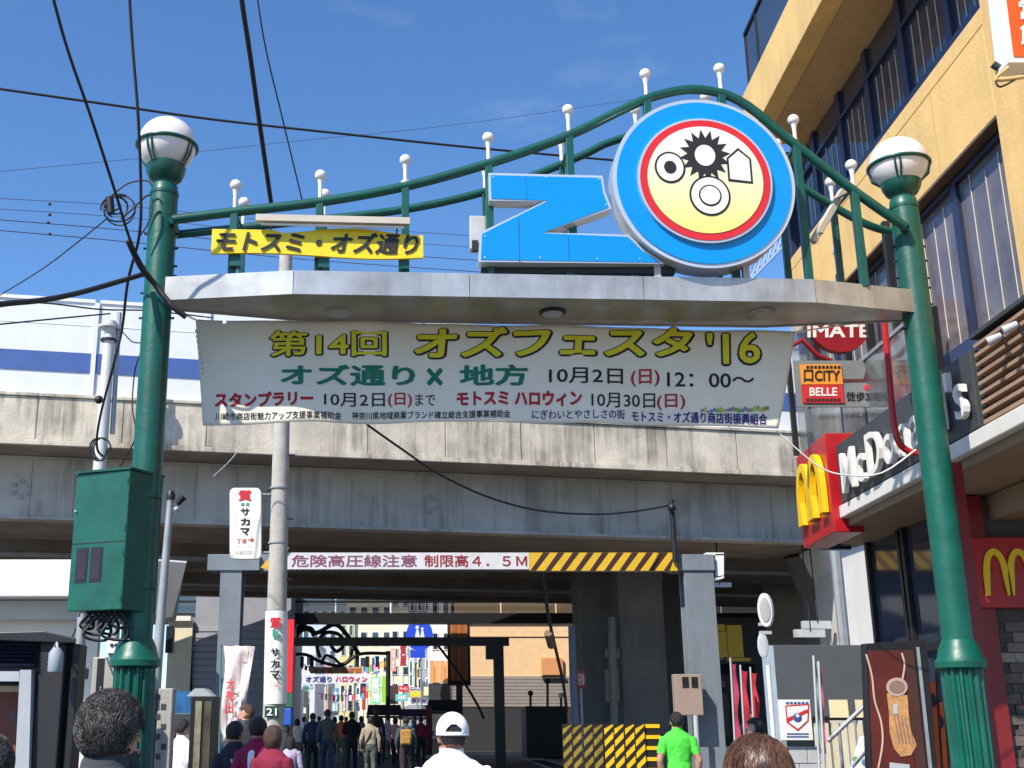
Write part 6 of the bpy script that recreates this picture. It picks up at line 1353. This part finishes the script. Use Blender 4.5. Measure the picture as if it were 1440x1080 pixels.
person('small figure in orange top between the two walking men', 480, 1006, 43, cl('orange', (226, 104, 66)), KH, fem=True)
person('person all in black in the middle of the street', 495, 1001, 38, cl('black', (18, 18, 20)), DK, stride=.15, arm='fwd')
person('person in beige top with dark shoulder bag strap and grey trousers', 521, 1008, 33, cl('sand', (158, 146, 126)), cl('greygreen', (84, 90, 82)), stride=-.12, lean=.06, extra=strap(cl('black', ()), 1, cl('black', ())))
person('woman in dark top behind the beige dressed person', 529, 996, 42, cl('brownish', (60, 48, 44)), DK, HBR, 'bob', fem=True)
person('person in pale shirt near the stalls', 536, 1010, 45, cl('pale', (206, 210, 214)), JEAN)
def ex_pack(t, H, L, k, r):
    c_ = L(1.18, -.2); b = link('backpack', MB().box(c_ - Vector((.15, .08, .19)), c_ + Vector((.15, .09, .2))), cl('ochre', (170, 128, 62)), t, bevel=.05); link('pack_pocket', MB().box(c_ - Vector((.11, .13, .16)), c_ - Vector((-.11, .075, -.02))), cl('ochre', ()), b, bevel=.02)
    for s in (-1, 1): link('pack_strap', MB().tube(spl([L(1.40, -.16) + Vector((s * .08, 0, 0)) * k, L(1.45, -.03) + Vector((s * .10, 0, 0)) * k, L(1.32, .12) + Vector((s * .12, 0, 0)) * k], 3), .014 * k, 6), DK, b)
for i_, (lb_, x_, y_, D_, c_, p_, f_) in enumerate((('small distant woman in white blouse at the left of the far street', 428, 1008, 52, WS, DK, 1), ('distant man in sky blue shirt behind the navy jacket', 449, 1007, 55, cl('skyblue', (120, 160, 200)), JEAN, 0), ('distant woman in red top between the signs', 471, 1008, 58, cl('redtop', (180, 50, 50)), DK, 1), ('distant person in yellow shirt up the street', 487, 1008, 60, cl('yellowtop', (220, 190, 90)), JEAN, 0), ('distant figure in grey coat right of the man in black', 508, 1007, 54, cl('greycoat', (120, 120, 124)), DK, 1), ('distant man in white shirt near the dark awning', 545, 1007, 50, WS, KH, 0), ('woman in pink cardigan beside the goods stalls', 556, 1009, 42, cl('pink', (214, 140, 150)), DK, 1), ('man in checked blue shirt left of the red shop banner', 583, 1008, 48, cl('blueshirt', (70, 100, 150)), DK, 0), ('woman in cream dress behind the child', 418, 1011, 38, cl('cream', (220, 206, 180)), KH, 1))):
    person(lb_, x_, y_, D_, c_, p_, HBR if i_ % 3 == 1 else HB_, 'bob' if f_ else 'short', fem=bool(f_), rz=(i_ * 1.7) % 3 - 1.5, stride=.12 * (1 if i_ % 2 else -1))
person('person with ochre backpack walking past the goods stalls', 571, 1008, 32, cl('teal', (60, 80, 84)), cl('darkbrown', (50, 40, 44)), extra=ex_pack, stride=.14)
person('person in dark red standing by the red shop banner', 592, 1008, 44, cl('wine', ()), DK, fem=True)
person('person in white shirt partly hidden behind the dark showcase', 257, 1012, 15, WS, DK, rz=-.6)
person('person in orange top behind the notice pillar', 244, 1026, 18, cl('orange', ()), DK, HBR, fem=True, rz=.3)
person('black haired person in dark clothes beside the red street flags', 1061, 1010, 14, cl('black', ()), DK, rz=.6, head=.8, style='bob', fem=True)
person('person in black passing below the yellow shop sign', 1054, 996, 23, cl('black', ()), DK, rz=-.5, head=-1.0)
